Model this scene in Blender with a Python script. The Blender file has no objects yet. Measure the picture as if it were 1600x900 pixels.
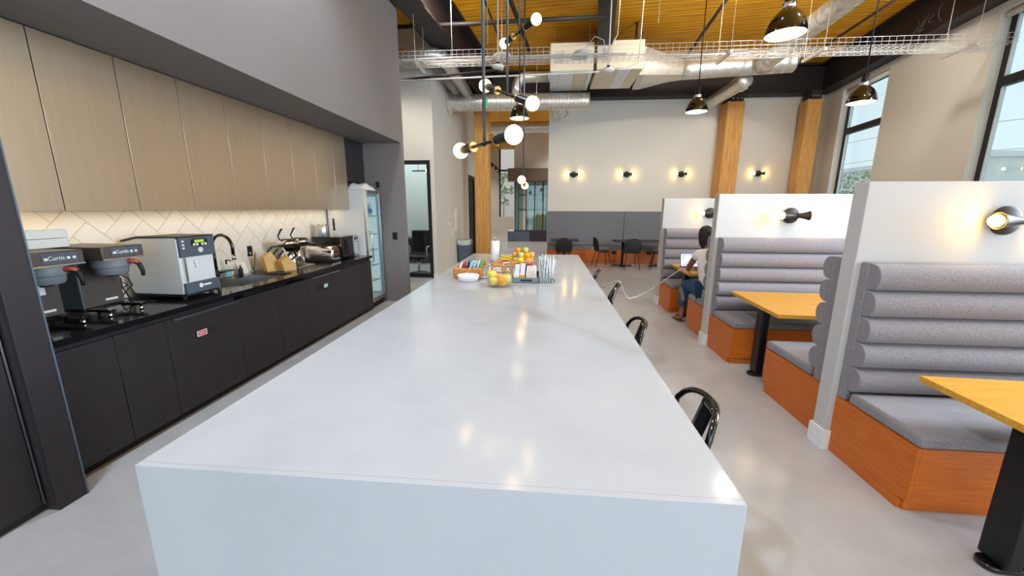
import bpy, math, random
from mathutils import Vector, Matrix
random.seed(7)
SC = bpy.context.scene
COL = SC.collection
# ---------------------------------------------------------------- camera
EYE = Vector((0, 0, 1.65)); FPX = 603.48
PITCH, YAW, ROLL = .2044636, .0865258, -.0031586
def _axes():
    cy, sy, cp, sp = math.cos(YAW), math.sin(YAW), math.cos(PITCH), math.sin(PITCH)
    F = Vector((-sy*cp, cy*cp, -sp)); R = Vector((cy, sy, 0)); D = F.cross(R)
    c, s = math.cos(ROLL), math.sin(ROLL)
    return c*R+s*D, -s*R+c*D, F
AR, AD, AF = _axes()
cam = bpy.data.cameras.new('camera'); cam.sensor_width = 36; cam.lens = FPX/1600*36; cam.clip_start = .05; cam.clip_end = 400
camo = bpy.data.objects.new('camera', cam); COL.objects.link(camo)
m = Matrix((AR, -AD, -AF)).transposed().to_4x4(); m.translation = EYE; camo.matrix_world = m
SC.camera = camo
def at(px, py, X=None, Y=None, Z=None):
    """the point of a plane that stands behind a pixel of the photograph"""
    d = AR*((px-800)/FPX)+AD*((py-450)/FPX)+AF
    t = (X-EYE.x)/d.x if X is not None else (Y-EYE.y)/d.y if Y is not None else (Z-EYE.z)/d.z
    return EYE+d*t
# ---------------------------------------------------------------- world, large lights, exposure
SC.view_settings.view_transform = 'Standard'; SC.view_settings.look = 'None'; SC.view_settings.gamma = 1
SC.view_settings.use_curve_mapping = False
SC.view_settings.exposure = 0.0
SC.cycles.use_denoising = True
SC.cycles.sample_clamp_indirect = 6
SC.cycles.max_bounces = 8; SC.cycles.diffuse_bounces = 5; SC.cycles.transparent_max_bounces = 12
SC.cycles.caustics_reflective = False; SC.cycles.caustics_refractive = False
w = bpy.data.worlds.new('sky'); SC.world = w; w.use_nodes = True
nt = w.node_tree; bg = nt.nodes['Background']
bg.inputs[0].default_value = (.82, .92, .97, 1); bg.inputs[1].default_value = 1.3
def area(name, loc, look, sx, sy, power, color, portal=False):
    l = bpy.data.lights.new(name, 'AREA'); l.shape = 'RECTANGLE'; l.size = sx; l.size_y = sy; l.energy = power; l.color = color
    if portal: l.cycles.is_portal = True
    o = bpy.data.objects.new(name, l); COL.objects.link(o); o.location = loc
    o.rotation_euler = Vector(look).to_track_quat('-Z', 'Y').to_euler(); return o
WALLK, WALLX0, WALLY0 = .152, 7.6, 12.28            # the window wall runs askew to the room
def wx(y, n=0): return WALLX0-WALLK*(WALLY0-y)+n
WIN_IN = Vector((-1, WALLK, 0)).normalized()
DAY = (.7, .86, 1.0)
WINS = [(9.62, 11.3), (5.5, 7.22), (1.4, 3.1), (-2.7, -1.0)]
area('daylight_storefront', (1.6, -4.83, 2.3), (0, 1, 0), 8.0, 3.6, 270, DAY)
for i, (a, b) in enumerate(WINS[2:]):
    yy = (a+b)/2
    area('daylight_window', (wx(yy, .1), yy, 2.8), WIN_IN, b-a-.1, 3.4, (560, 60)[i], DAY)
for (a, b) in WINS[:2]:
    yy = (a+b)/2
    area('daylight_portal', (wx(yy, .06), yy, 2.75), WIN_IN, b-a, 3.6, 1, (1, 1, 1), True)
# ---------------------------------------------------------------- helpers
def lin(c):
    r = []
    for v in c[:3]:
        v = v/255; r.append(v/12.92 if v <= .04045 else ((v+.055)/1.055)**2.4)
    return (*r, 1)
M = {}
def mat(name, rgb, rough=.5, metal=0, var=0, scale=8, stretch=(1, 1, 1), rgb2=None, bump=0, spec=.5, emit=None, estr=0, coat=0, detail=4, trans=0, ior=1.45, alpha=1, sheen=0, ramp=(.35, .65), aniso=0):
    m = bpy.data.materials.new(name); m.use_nodes = True; M[name] = m
    n = m.node_tree.nodes; L = m.node_tree.links; p = n['Principled BSDF']
    p.inputs['Base Color'].default_value = lin(rgb); p.inputs['Roughness'].default_value = rough
    p.inputs['Metallic'].default_value = metal; p.inputs['Specular IOR Level'].default_value = spec
    p.inputs['Coat Weight'].default_value = coat; p.inputs['Coat Roughness'].default_value = .08
    p.inputs['Transmission Weight'].default_value = trans; p.inputs['IOR'].default_value = ior
    p.inputs['Alpha'].default_value = alpha; p.inputs['Sheen Weight'].default_value = sheen
    if emit: p.inputs['Emission Color'].default_value = lin(emit); p.inputs['Emission Strength'].default_value = estr
    if var or rgb2 or bump:
        tc = n.new('ShaderNodeTexCoord'); mp = n.new('ShaderNodeMapping'); mp.inputs['Scale'].default_value = stretch
        L.new(tc.outputs['Object'], mp.inputs['Vector'])
        nz = n.new('ShaderNodeTexNoise'); nz.inputs['Scale'].default_value = scale; nz.inputs['Detail'].default_value = detail
        nz.inputs['Roughness'].default_value = .6
        L.new(mp.outputs[0], nz.inputs['Vector'])
        if var or rgb2:
            cr = n.new('ShaderNodeValToRGB'); cr.color_ramp.elements[0].position, cr.color_ramp.elements[1].position = ramp
            a = rgb; b = rgb2 or rgb
            cr.color_ramp.elements[0].color = lin([max(0, v*(1-var)) for v in a]); cr.color_ramp.elements[1].color = lin([min(255, v*(1+var)) for v in b])
            L.new(nz.outputs[0], cr.inputs[0]); L.new(cr.outputs[0], p.inputs['Base Color'])
        if bump:
            b = n.new('ShaderNodeBump'); b.inputs['Strength'].default_value = bump; b.inputs['Distance'].default_value = .01
            L.new(nz.outputs[0], b.inputs['Height']); L.new(b.outputs[0], p.inputs['Normal'])
    return m
def glass(name, tint=(235, 245, 245), refl=.9, rough=.0, k=.6, k0=.045):
    m = bpy.data.materials.new(name); m.use_nodes = True; M[name] = m
    n = m.node_tree.nodes; L = m.node_tree.links; n.remove(n['Principled BSDF'])
    t = n.new('ShaderNodeBsdfTransparent'); t.inputs[0].default_value = lin(tint)
    g = n.new('ShaderNodeBsdfGlossy'); g.inputs['Roughness'].default_value = rough
    g.inputs['Color'].default_value = (refl, refl, refl, 1)
    f0 = n.new('ShaderNodeLayerWeight'); f0.inputs[0].default_value = .5
    f1 = n.new('ShaderNodeMath'); f1.operation = 'POWER'; f1.inputs[1].default_value = 4 if k < .9 else 3.2; L.new(f0.outputs['Facing'], f1.inputs[0])
    f = n.new('ShaderNodeMath'); f.operation = 'MULTIPLY_ADD'; f.inputs[1].default_value = k; f.inputs[2].default_value = k0; L.new(f1.outputs[0], f.inputs[0])
    mx = n.new('ShaderNodeMixShader'); L.new(f.outputs[0], mx.inputs[0]); L.new(t.outputs[0], mx.inputs[1]); L.new(g.outputs[0], mx.inputs[2])
    L.new(mx.outputs[0], n['Material Output'].inputs[0]); return m
def glow(name, rgb, s):
    m = bpy.data.materials.new(name); m.use_nodes = True; M[name] = m
    n = m.node_tree.nodes; p = n['Principled BSDF']; p.inputs['Base Color'].default_value = (.8, .8, .8, 1)
    p.inputs['Emission Color'].default_value = lin(rgb); p.inputs['Emission Strength'].default_value = s; return m
OFF = {}
def V3(*a): return Vector(a)
class MB:
    def __init__(s): s.v = []; s.f = []
    def add(s, vs, fs):
        o = len(s.v); s.v += [tuple(v) for v in vs]; s.f += [tuple(i+o for i in f) for f in fs]; return s
    def box(s, x0, x1, y0, y1, z0, z1):
        if x0 > x1: x0, x1 = x1, x0
        if y0 > y1: y0, y1 = y1, y0
        if z0 > z1: z0, z1 = z1, z0
        return s.add([(x, y, z) for z in (z0, z1) for y in (y0, y1) for x in (x0, x1)],
                     [(0, 2, 3, 1), (4, 5, 7, 6), (0, 1, 5, 4), (2, 6, 7, 3), (0, 4, 6, 2), (1, 3, 7, 5)])
    def hexa(s, b, t):                     # bottom quad, top quad (both counter-clockwise seen from above)
        return s.add(list(b)+list(t), [(3, 2, 1, 0), (4, 5, 6, 7), (0, 1, 5, 4), (1, 2, 6, 5), (2, 3, 7, 6), (3, 0, 4, 7)])
    def bar(s, p0, p1, a, b, up=(0, 0, 1)):
        p0, p1 = Vector(p0), Vector(p1); d = (p1-p0).normalized(); u = Vector(up)
        if abs(d.dot(u)) > .99: u = Vector((1, 0, 0))
        r = d.cross(u).normalized(); u = r.cross(d)
        q = [r*(-a/2)-u*(b/2), r*(a/2)-u*(b/2), r*(a/2)+u*(b/2), r*(-a/2)+u*(b/2)]
        return s.add([p0+k for k in q]+[p1+k for k in q], [(0, 3, 2, 1)[::-1], (4, 5, 6, 7)[::-1], (0, 1, 5, 4)[::-1], (1, 2, 6, 5)[::-1], (2, 3, 7, 6)[::-1], (3, 0, 4, 7)[::-1]])
    def tube(s, pts, r, n=8, caps=True, closed=False):
        pts = [Vector(p) for p in pts]; k = len(pts); rr = r if isinstance(r, (list, tuple)) else [r]*k
        o = len(s.v); nrm = None
        for i, p in enumerate(pts):
            if closed: d = (pts[(i+1) % k]-pts[i-1])
            else: d = (pts[min(i+1, k-1)]-pts[max(i-1, 0)])
            d = d.normalized() if d.length > 1e-9 else Vector((0, 0, 1))
            if nrm is None:
                nrm = d.orthogonal().normalized()
            else:
                nrm = (nrm-d*nrm.dot(d)); nrm = nrm.normalized() if nrm.length > 1e-6 else d.orthogonal().normalized()
            b = d.cross(nrm)
            for j in range(n):
                a = 2*math.pi*j/n; s.v.append(tuple(p+(nrm*math.cos(a)+b*math.sin(a))*rr[i]))
        for i in range(k if closed else k-1):
            i2 = (i+1) % k
            for j in range(n):
                s.f.append((o+i*n+j, o+i*n+(j+1) % n, o+i2*n+(j+1) % n, o+i2*n+j))
        if caps and not closed:
            s.f.append(tuple(o+j for j in range(n))[::-1]); s.f.append(tuple(o+(k-1)*n+j for j in range(n)))
        return s
    def cyl(s, p0, p1, r0, r1=None, n=16, caps=True): return s.tube([p0, p1], [r0, r0 if r1 is None else r1], n, caps)
    def lathe(s, prof, c=(0, 0, 0), n=24, axis=(0, 0, 1), sx=1, sy=1, caps=True):
        ax = Vector(axis).normalized(); q = Vector((0, 0, 1)).rotation_difference(ax); c = Vector(c); o = len(s.v)
        for (r, z) in prof:
            for j in range(n):
                a = 2*math.pi*j/n; s.v.append(tuple(c+q @ Vector((r*math.cos(a)*sx, r*math.sin(a)*sy, z))))
        for i in range(len(prof)-1):
            for j in range(n):
                s.f.append((o+i*n+j, o+i*n+(j+1) % n, o+(i+1)*n+(j+1) % n, o+(i+1)*n+j))
        if caps and prof[0][0] > 1e-4: s.f.append(tuple(o+j for j in range(n))[::-1])
        if caps and prof[-1][0] > 1e-4: s.f.append(tuple(o+(len(prof)-1)*n+j for j in range(n)))
        return s
    def ball(s, c, r, sc=(1, 1, 1), n=16):
        k = n//2; return s.lathe([(r*math.sin(math.pi*i/k)*1.0+1e-5, -r*math.cos(math.pi*i/k)*sc[2]) for i in range(k+1)], c, n, sx=sc[0], sy=sc[1])
    def prism(s, poly, axis, a0, a1):
        n = len(poly)
        def P(u, v, a): return {'x': (a, u, v), 'y': (u, a, v), 'z': (u, v, a)}[axis]
        return s.add([P(u, v, a0) for u, v in poly]+[P(u, v, a1) for u, v in poly],
                     [tuple(range(n))[::-1], tuple(range(n, 2*n))]+[(i, (i+1) % n, n+(i+1) % n, n+i) for i in range(n)])
    def grid(s, rows, thick=0):            # rows of points -> a surface
        o = len(s.v); k = len(rows[0])
        for r in rows: s.v += [tuple(p) for p in r]
        for i in range(len(rows)-1):
            for j in range(k-1): s.f.append((o+i*k+j, o+i*k+j+1, o+(i+1)*k+j+1, o+(i+1)*k+j))
        return s
    def skew(s, n=0):                      # room coordinates -> along the window wall: x is depth behind the wall face
        s.v = [(wx(v[1], v[0]), v[1], v[2]) for v in s.v]; return s
    def build(s, name, m, parent=None, smooth=False, bevel=0, seg=2, solid=0, sub=0, auto=False):
        me = bpy.data.meshes.new(name); vs = s.v
        off = Vector((0, 0, 0)); loc = Vector((0, 0, 0))
        if parent is not None: off = OFF.get(parent.name, off)
        elif vs:
            xs, ys, zs = zip(*vs); loc = Vector(((min(xs)+max(xs))/2, (min(ys)+max(ys))/2, min(zs))); off = loc
        me.from_pydata([(v[0]-off.x, v[1]-off.y, v[2]-off.z) for v in vs], [], s.f); me.validate()
        import bmesh
        bm = bmesh.new(); bm.from_mesh(me); bmesh.ops.recalc_face_normals(bm, faces=bm.faces); bm.to_mesh(me); bm.free()
        me.materials.append(M[m] if isinstance(m, str) else m)
        o = bpy.data.objects.new(name, me); COL.objects.link(o); o.location = loc
        if parent is not None: o.parent = parent
        OFF[o.name] = off.copy()
        if smooth:
            for p in me.polygons: p.use_smooth = True
        if auto:
            for p in me.polygons: p.use_smooth = True
            me.set_sharp_from_angle(angle=math.radians(40))
        if solid: q = o.modifiers.new('s', 'SOLIDIFY'); q.thickness = solid; q.offset = 0
        if bevel:
            q = o.modifiers.new('b', 'BEVEL'); q.width = bevel; q.segments = seg; q.limit_method = 'ANGLE'; q.angle_limit = math.radians(40)
            for p in me.polygons: p.use_smooth = True
            me.set_sharp_from_angle(angle=math.radians(60))
        if sub: q = o.modifiers.new('d', 'SUBSURF'); q.levels = sub; q.render_levels = sub
        return o
def tag(o, label, cat, group=None):
    o['label'] = label; o['category'] = cat
    if group: o['group'] = group
    return o
def struct(o, label=None, cat=None):
    o['kind'] = 'structure'
    if label: o['label'] = label
    if cat: o['category'] = cat
    return o
def thing(name, label, cat, loc=(0, 0, 0), group=None, world=True, rotz=0):
    """an Empty at the thing's base; with world=True its parts are written in room coordinates"""
    o = bpy.data.objects.new(name, None); COL.objects.link(o); o.location = loc; o.rotation_euler = (0, 0, rotz); o.empty_display_size = .1
    OFF[o.name] = Vector(loc) if world else Vector((0, 0, 0))
    return tag(o, label, cat, group)
def dup(src, loc, rotz=None, label=None, parent=None):
    c = src.copy(); COL.objects.link(c)
    if parent is None:
        c.location = loc
        if rotz is not None: c.rotation_euler = (0, 0, rotz)
        if label: c['label'] = label
    else: c.parent = parent
    for ch in list(src.children): dup(ch, None, parent=c)
    return c
def text(name, s, size, loc, xdir, ydir, m, parent=None, depth=.0008, align='CENTER'):
    cu = bpy.data.curves.new(name, 'FONT'); cu.body = s; cu.size = size; cu.extrude = depth; cu.align_x = align; cu.align_y = 'CENTER'; cu.resolution_u = 2
    t = bpy.data.objects.new(name+'_c', cu); COL.objects.link(t)
    me = bpy.data.meshes.new_from_object(t.evaluated_get(bpy.context.evaluated_depsgraph_get())); bpy.data.objects.remove(t)
    X = Vector(xdir).normalized(); Yv = Vector(ydir).normalized(); Zv = X.cross(Yv)
    off = OFF.get(parent.name, Vector((0, 0, 0))) if parent else Vector((0, 0, 0))
    for v in me.vertices:
        c = v.co.copy(); v.co = Vector(loc)-off+X*c.x+Yv*c.y+Zv*c.z
    me.materials.clear(); me.materials.append(M[m])
    o = bpy.data.objects.new(name, me); COL.objects.link(o)
    if parent: o.parent = parent
    return o
def arc(c, r, a0, a1, n, u, v):
    c = Vector(c); u = Vector(u); v = Vector(v)
    return [c+u*(r*math.cos(a0+(a1-a0)*i/n))+v*(r*math.sin(a0+(a1-a0)*i/n)) for i in range(n+1)]
def rrect(x0, x1, y0, y1, r, n=4):
    p = []
    for cx, cy, a in ((x1-r, y1-r, 0), (x0+r, y1-r, 90), (x0+r, y0+r, 180), (x1-r, y0+r, 270)):
        for i in range(n+1):
            t = math.radians(a+90*i/n); p.append((cx+r*math.cos(t), cy+r*math.sin(t)))
    return p
# ---------------------------------------------------------------- materials
mat('partition_paint', (193, 189, 187), .7, bump=.01, scale=60)
mat('concrete', (176, 177, 181), .2, var=.012, scale=3.5, rgb2=(181, 182, 186), detail=8, bump=.03, spec=.5)
mat('quartz', (183, 187, 194), .13, var=0, scale=1.6, rgb2=(173, 177, 184), detail=9, ramp=(.48, .72))
mat('white_paint', (216, 212, 204), .75, bump=.01, scale=60)
mat('trim_white', (228, 228, 226), .45)
mat('taupe_paint', (126, 119, 117), .55)
mat('dark_panel', (46, 41, 44), .42, var=.05, scale=40, stretch=(1, 1, .1))
mat('bronze_laminate', (206, 190, 168), .36, metal=.9, var=.012, scale=40, stretch=(1, 1, .03))
mat('black_counter', (22, 21, 23), .1, var=.1, scale=90)
mat('tile_white', (240, 234, 224), .22)
mat('grout', (220, 211, 199), .8)
mat('brewer_dark', (94, 88, 85), .38, metal=.3)
mat('rust_grip', (190, 84, 60), .5)
mat('booth_wood', (190, 94, 20), .38, rgb2=(202, 106, 28), scale=6, stretch=(1, 1, 14), detail=6, var=.02)
mat('table_wood', (206, 146, 46), .3, rgb2=(216, 160, 60), scale=5, stretch=(1, 12, 8), detail=6, var=.02)
mat('column_wood', (196, 136, 66), .55, rgb2=(218, 164, 92), scale=7, stretch=(6, 6, .35), detail=6, var=.03)
mat('deck_wood', (222, 120, 8), .6, rgb2=(255, 188, 34), scale=3.2, stretch=(.35, 9, 9), detail=8, var=.08, bump=.15)
def laminate(m):                        # the thin dark joints between the boards of the deck
    n = m.node_tree.nodes; L = m.node_tree.links; p = n['Principled BSDF']; src = p.inputs['Base Color'].links[0].from_socket
    tc = n.new('ShaderNodeTexCoord'); wv = n.new('ShaderNodeTexWave'); wv.bands_direction = 'Y'; wv.inputs['Scale'].default_value = 2.4; wv.inputs['Distortion'].default_value = .6; wv.inputs['Detail'].default_value = 2
    cr = n.new('ShaderNodeValToRGB'); cr.color_ramp.elements[0].position = .0; cr.color_ramp.elements[0].color = (.6, .52, .46, 1); cr.color_ramp.elements[1].position = .16; cr.color_ramp.elements[1].color = (1, 1, 1, 1)
    mx = n.new('ShaderNodeMix'); mx.data_type = 'RGBA'; mx.blend_type = 'MULTIPLY'; mx.inputs[0].default_value = 1
    L.new(tc.outputs['Object'], wv.inputs['Vector']); L.new(wv.outputs[1], cr.inputs[0]); L.new(src, mx.inputs[6]); L.new(cr.outputs[0], mx.inputs[7]); L.new(mx.outputs[2], p.inputs['Base Color'])
laminate(M['deck_wood'])
mat('grey_fabric', (122, 117, 122), .95, var=.07, scale=160, rgb2=(138, 132, 137), bump=.12, sheen=.2)
mat('dark_fabric', (112, 112, 120), .95, var=.06, scale=160, rgb2=(126, 126, 134), bump=.1)
mat('black_metal', (20, 20, 22), .35, metal=.3)
mat('gloss_black', (14, 14, 15), .12, coat=.6)
mat('matte_black', (28, 28, 30), .6)
mat('steel_beam', (36, 28, 28), .6)
mat('chrome', (225, 225, 225), .12, metal=1)
mat('brushed_steel', (190, 192, 195), .32, metal=1, var=.04, scale=40, stretch=(1, 1, .05))
mat('galvanised', (220, 217, 210), .34, metal=.75, var=.05, scale=14)
mat('duct_white', (206, 200, 186), .5)
mat('silver_plastic', (222, 228, 233), .32)
mat('slate_plastic', (84, 96, 110), .4)
mat('brass', (196, 158, 96), .35, metal=.8)
mat('bronze_metal', (58, 50, 44), .45, metal=.5)
mat('white_plastic', (235, 235, 235), .4)
mat('cream_plastic', (222, 210, 185), .45)
mat('grey_plastic', (120, 126, 134), .5)
mat('frame_dark', (40, 44, 48), .45, metal=.3)
mat('frame_white', (228, 234, 236), .5)
mat('paper', (242, 242, 240), .8)
mat('paper_cool', (205, 226, 236), .8)
mat('paper_lilac', (232, 222, 236), .8)
mat('orange_box', (238, 160, 40), .6)
mat('pink_wrap', (226, 70, 120), .35)
mat('red_label', (206, 36, 36), .5)
mat('teal_label', (120, 214, 190), .5)
mat('bamboo', (214, 168, 98), .5, rgb2=(226, 184, 118), scale=8, stretch=(1, 1, 10), var=.03)
mat('wicker', (190, 128, 66), .7, rgb2=(214, 154, 88), scale=60, var=.1)
mat('banana', (232, 196, 50), .45, rgb2=(214, 190, 60), scale=20, var=.04)
mat('apple_yellow', (255, 220, 66), .35, rgb2=(250, 226, 90), scale=14, var=.04)
mat('apple_green', (196, 204, 96), .35, rgb2=(216, 214, 120), scale=14, var=.04)
mat('orange_fruit', (246, 164, 22), .45, bump=.2, scale=120)
mat('peach', (232, 150, 100), .5, rgb2=(240, 180, 110), scale=10, var=.05)
mat('stem_brown', (84, 58, 34), .7)
mat('skin', (140, 82, 56), .5)
mat('hair', (34, 22, 20), .5)
mat('shirt', (236, 232, 228), .85)
mat('jeans', (44, 72, 104), .9, var=.08, scale=60)
mat('sandal', (120, 76, 50), .6)
mat('sole_grey', (112, 118, 128), .8)
mat('leaf', (142, 160, 122), .7, var=.15, scale=6)
mat('bark', (138, 134, 130), .9)
mat('asphalt', (200, 200, 198), .9)
mat('facade', (226, 226, 222), .8)
mat('header_brown', (112, 92, 82), .5)
mat('stem_steel', (96, 106, 116), .3, metal=.7)
mat('facade_warm', (255, 230, 218), .8)
mat('lcd_green', (150, 190, 60), .4, emit=(160, 210, 60), estr=.5)
mat('screen', (200, 205, 225), .3, emit=(206, 210, 232), estr=.75)
mat('screen_mark', (120, 126, 160), .3, emit=(130, 138, 176), estr=.5)
mat('curtain_blue', (180, 196, 200), .8)
mat('plastic_wrap', (222, 226, 230), .15, var=.1, scale=30, spec=.8)
mat('water_blue', (70, 150, 190), .3)
mat('bag_grey', (196, 200, 200), .25)
mat('office_floor', (150, 104, 66), .4)
mat('office_wall', (196, 206, 206), .8)
mat('snack_blue', (150, 206, 220), .3); mat('snack_navy', (50, 52, 96), .3); mat('snack_green', (110, 176, 90), .3)
mat('snack_red', (168, 50, 50), .3); mat('snack_orange', (232, 150, 70), .3); mat('snack_white', (232, 230, 234), .3)
mat('cable_white', (204, 202, 198), .5); mat('cable_black', (24, 24, 26), .5); mat('red_pipe', (120, 40, 34), .6)
mat('green_tag', (40, 160, 80), .5)
glass('window_glass', (238, 246, 248)); glass('clear_glass', (244, 248, 248)); glass('bowl_glass', (251, 253, 253), k=.91, k0=.07); glass('rim_glass', (250, 252, 252), k=.92, k0=.4); glass('fridge_glass', (228, 240, 241)); glass('tint_glass', (234, 239, 239)); glass('teal_glass', (196, 226, 230))
glow('bulb_warm', (255, 208, 130), 11); glow('sconce_bulb', (255, 208, 110), 60); glow('pendant_bulb', (255, 226, 170), 14); glow('led_strip', (255, 214, 150), 9); glow('fridge_led', (236, 248, 252), .5)
# ================================================================ the setting
PLAN = [(-8, -5), (wx(-5, .3), -5), (wx(12.45, .3), 12.45), (3, 12.45), (3, 26.85), (-8, 26.85)]
struct(MB().prism(PLAN, 'z', -.12, 0).build('floor', 'concrete'), 'polished grey concrete floor of the hall', 'floor')
ca, sa = math.cos(math.radians(6.5)), math.sin(math.radians(6.5))
ce = MB().prism([(x*ca-y*sa, x*sa+y*ca) for x, y in PLAN], 'z', 5.45, 5.6).build('ceiling', 'deck_wood')     # the boards run askew, square to the window wall
ce.location = (ce.location.x*ca+ce.location.y*sa, -ce.location.x*sa+ce.location.y*ca, ce.location.z); ce.rotation_euler.z = math.radians(-6.5)
struct(ce, 'warm brown timber deck ceiling with dark knots', 'ceiling')
struct(MB().box(-3.62, -3.5, -5, 6.69, 0, 2.7).build('wall_kitchen', 'white_paint'))
struct(MB().box(-3.62, -2.43, -5, 6.69, 2.7, 5.449).build('wall_soffit', 'taupe_paint'))
struct(MB().box(-3.499, -2.43, 6.57, 6.69, 0, 2.699).build('wall_return', 'taupe_paint'))
struct(MB().box(-8, -3.62, 8.95, 9.05, 0, 5.449).box(-2.66, -2.56, 8.95, 9.05, 0, 5.449).box(-3.62, -2.66, 8.95, 9.05, 2.7, 5.449).build('wall_corridor', 'white_paint'))
struct(MB().box(-2.66, -2.56, 9.05, 12.9, 0, 5.449).box(-2.66, -2.56, 13.9, 15.2, 0, 5.449).box(-2.66, -2.56, 12.9, 13.9, 2.7, 5.449).build('wall_left', 'white_paint'))
struct(MB().box(-8, -2.66, 12.3, 12.4, 0, 5.449).build('wall_office', 'office_wall'))
struct(MB().box(-8, -7.9, -5, 26.7, 0, 5.449).build('wall_outer_left', 'white_paint'))
struct(MB().box(.03, 7.55, 12.25, 12.45, 0, 5.449).build('wall_far', 'white_paint'))
struct(MB().box(-8, -3.2, 26.7, 26.85, 0, 5.449).box(-2.2, 3, 26.7, 26.85, 0, 5.449).box(-3.2, -2.2, 26.7, 26.85, 0, 1.05).build('wall_end', 'white_paint'))
struct(MB().box(2.9, 3, 12.45, 26.7, 0, 5.449).build('wall_outer_right', 'white_paint'))
struct(MB().box(-8, -2.4, -5, -4.86, 0, 5.449).box(5.6, 6.5, -5, -4.86, 0, 5.449).box(-2.4, 5.6, -5, -4.86, 0, .5).box(-2.4, 5.6, -5, -4.86, 4.1, 5.449).build('wall_rear', 'white_paint'))
# window wall, askew
SILL, HEAD = .9, 4.6
b = MB(); y = -5
for (a, c) in sorted(WINS):
    b.box(0, .3, y, a, 0, 5.449); b.box(0, .3, a, c, 0, SILL); b.box(0, .3, a, c, HEAD, 5.449); y = c
b.box(0, .3, y, 12.45, 0, 5.449)
struct(b.skew().build('wall_right', 'white_paint'))
def window(k, a, c):
    r = bpy.data.objects.new('window_%d' % k, None); COL.objects.link(r); ym = (a+c)/2; r.location = (wx(ym, .2), ym, SILL); OFF[r.name] = Vector(r.location)
    struct(r)
    f = MB()
    for (y0, y1, z0, z1) in ((a, a+.07, SILL, HEAD), (c-.07, c, SILL, HEAD), (a+.07, c-.07, SILL, SILL+.07), (a+.07, c-.07, HEAD-.07, HEAD), (a+.07, c-.07, 3.52, 3.66)):
        f.box(.16, .26, y0, y1, z0, z1)
    fr = f.skew().build('window_frame', 'frame_dark', r)
    s = MB()
    for (y0, y1) in ((a+.07, a+.1), (c-.1, c-.07)):
        for (z0, z1) in ((SILL+.07, 3.52), (3.66, HEAD-.07)): s.box(.185, .235, y0, y1, z0, z1)
    s.skew().build('glazing_bead', 'frame_white', fr)
    for (z0, z1) in ((SILL+.07, 3.52), (3.66, HEAD-.07)):
        MB().box(.205, .213, a+.1, c-.1, z0, z1).skew().build('pane', 'window_glass', r)
    MB().box(-.03, .16, a+.002, c-.002, SILL-.001, SILL+.03).skew().build('window_sill', 'trim_white', r)
    bl = MB(); bl.tube([(wx(a+.04, .09), a+.04, HEAD-.06), (wx(c-.04, .09), c-.04, HEAD-.06)], .045, 12); bl.build('roller_blind', 'trim_white', r, smooth=True)
for k, (a, c) in enumerate(WINS): window(k+1, a, c)
# dark steel beams under the deck
def ibeam(name, p0, p1, wd, z0, z1, label):
    d = (Vector((p1[0], p1[1], 0))-Vector((p0[0], p0[1], 0))); n = Vector((-d.y, d.x, 0)).normalized(); zc = (z0+z1)/2
    q = MB(); P0 = Vector((p0[0], p0[1], 0)); P1 = Vector((p1[0], p1[1], 0))
    q.bar(P0+Vector((0, 0, z0+.02)), P1+Vector((0, 0, z0+.02)), wd, .04); q.bar(P0+Vector((0, 0, z1-.02)), P1+Vector((0, 0, z1-.02)), wd, .04)
    q.bar(P0+Vector((0, 0, zc)), P1+Vector((0, 0, zc)), .03, z1-z0-.08)
    return struct(q.build(name, 'steel_beam'), label, 'beam')
bR = ibeam('ceiling_beam', (wx(-4.8, -.17), -4.8), (wx(12.1, -.17), 12.1), .3, 4.7, 5.44, 'dark steel beam along the top of the window wall')
ibeam('ceiling_beam', (-2.5, 12.06), (7.42, 12.06), .34, 4.7, 5.44, 'dark steel beam over the white sconce wall')
ibeam('ceiling_beam', (-2.23, 6.0), (-1.66, 11.85), .42, 4.7, 5.44, 'dark steel beam above the wooden post by the corridor')
ibeam('ceiling_beam', (.55, 4.2), (1.5, 11.85), .3, 4.95, 5.44, 'dark steel beam above the middle of the hall')
ibeam('ceiling_beam', (-2.4, 7.6), (-2.3, 8.9), .25, 4.9, 5.44, 'short dark beam over the corridor mouth')
# chalk scrawl on the web of the right beam
q = MB(); random.seed(3)
for (y0, h, sh) in ((8.75, .16, 0), (8.62, .2, 1), (8.55, .2, 1), (8.4, .1, 2), (8.2, .24, 3)):
    pts = [(wx(y0-.0, -.19), y0-.05*math.sin(t*1.9+sh), 5.0+h*math.cos(t*1.3)*.6) for t in [i*.35 for i in range(9)]]
    q.tube(pts, .004, 4)
q.build('chalk_mark', 'grey_plastic', bR)
# timber posts
def post(x0, x1, y0, y1, z1, label, rot=0):
    t = thing('timber_post', label, 'post', ((x0+x1)/2, (y0+y1)/2, 0)); t.rotation_euler.z = rot; struct(t)
    MB().box(x0, x1, y0, y1, 0, z1).build('shaft', 'column_wood', t, bevel=.012)
    br = MB().box(x0+.06, x1-.06, y0-.012, y0-.001, z1-.02, z1+.2).box(x0+.06, x1-.06, y0, y1, z1+.001, z1+.2).build('bracket', 'steel_beam', t)
    for i in range(3):
        xx = x0+.12+i*(x1-x0-.24)/2
        MB().cyl((xx, y0-.013, z1+.06), (xx, y0-.022, z1+.06), .018, n=10).build('bolt', 'brushed_steel', br)
    return t
post(-2.1, -1.68, 11.5, 11.9, 4.5, 'wooden timber post behind the island by the corridor')
post(4.83, 5.28, 11.7, 12.2, 4.5, 'wooden timber post beside the row of wall sconces')
post(6.86, 7.22, 11.62, 12.05, 4.5, 'wooden timber post in the corner by the windows', math.radians(-8))
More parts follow.
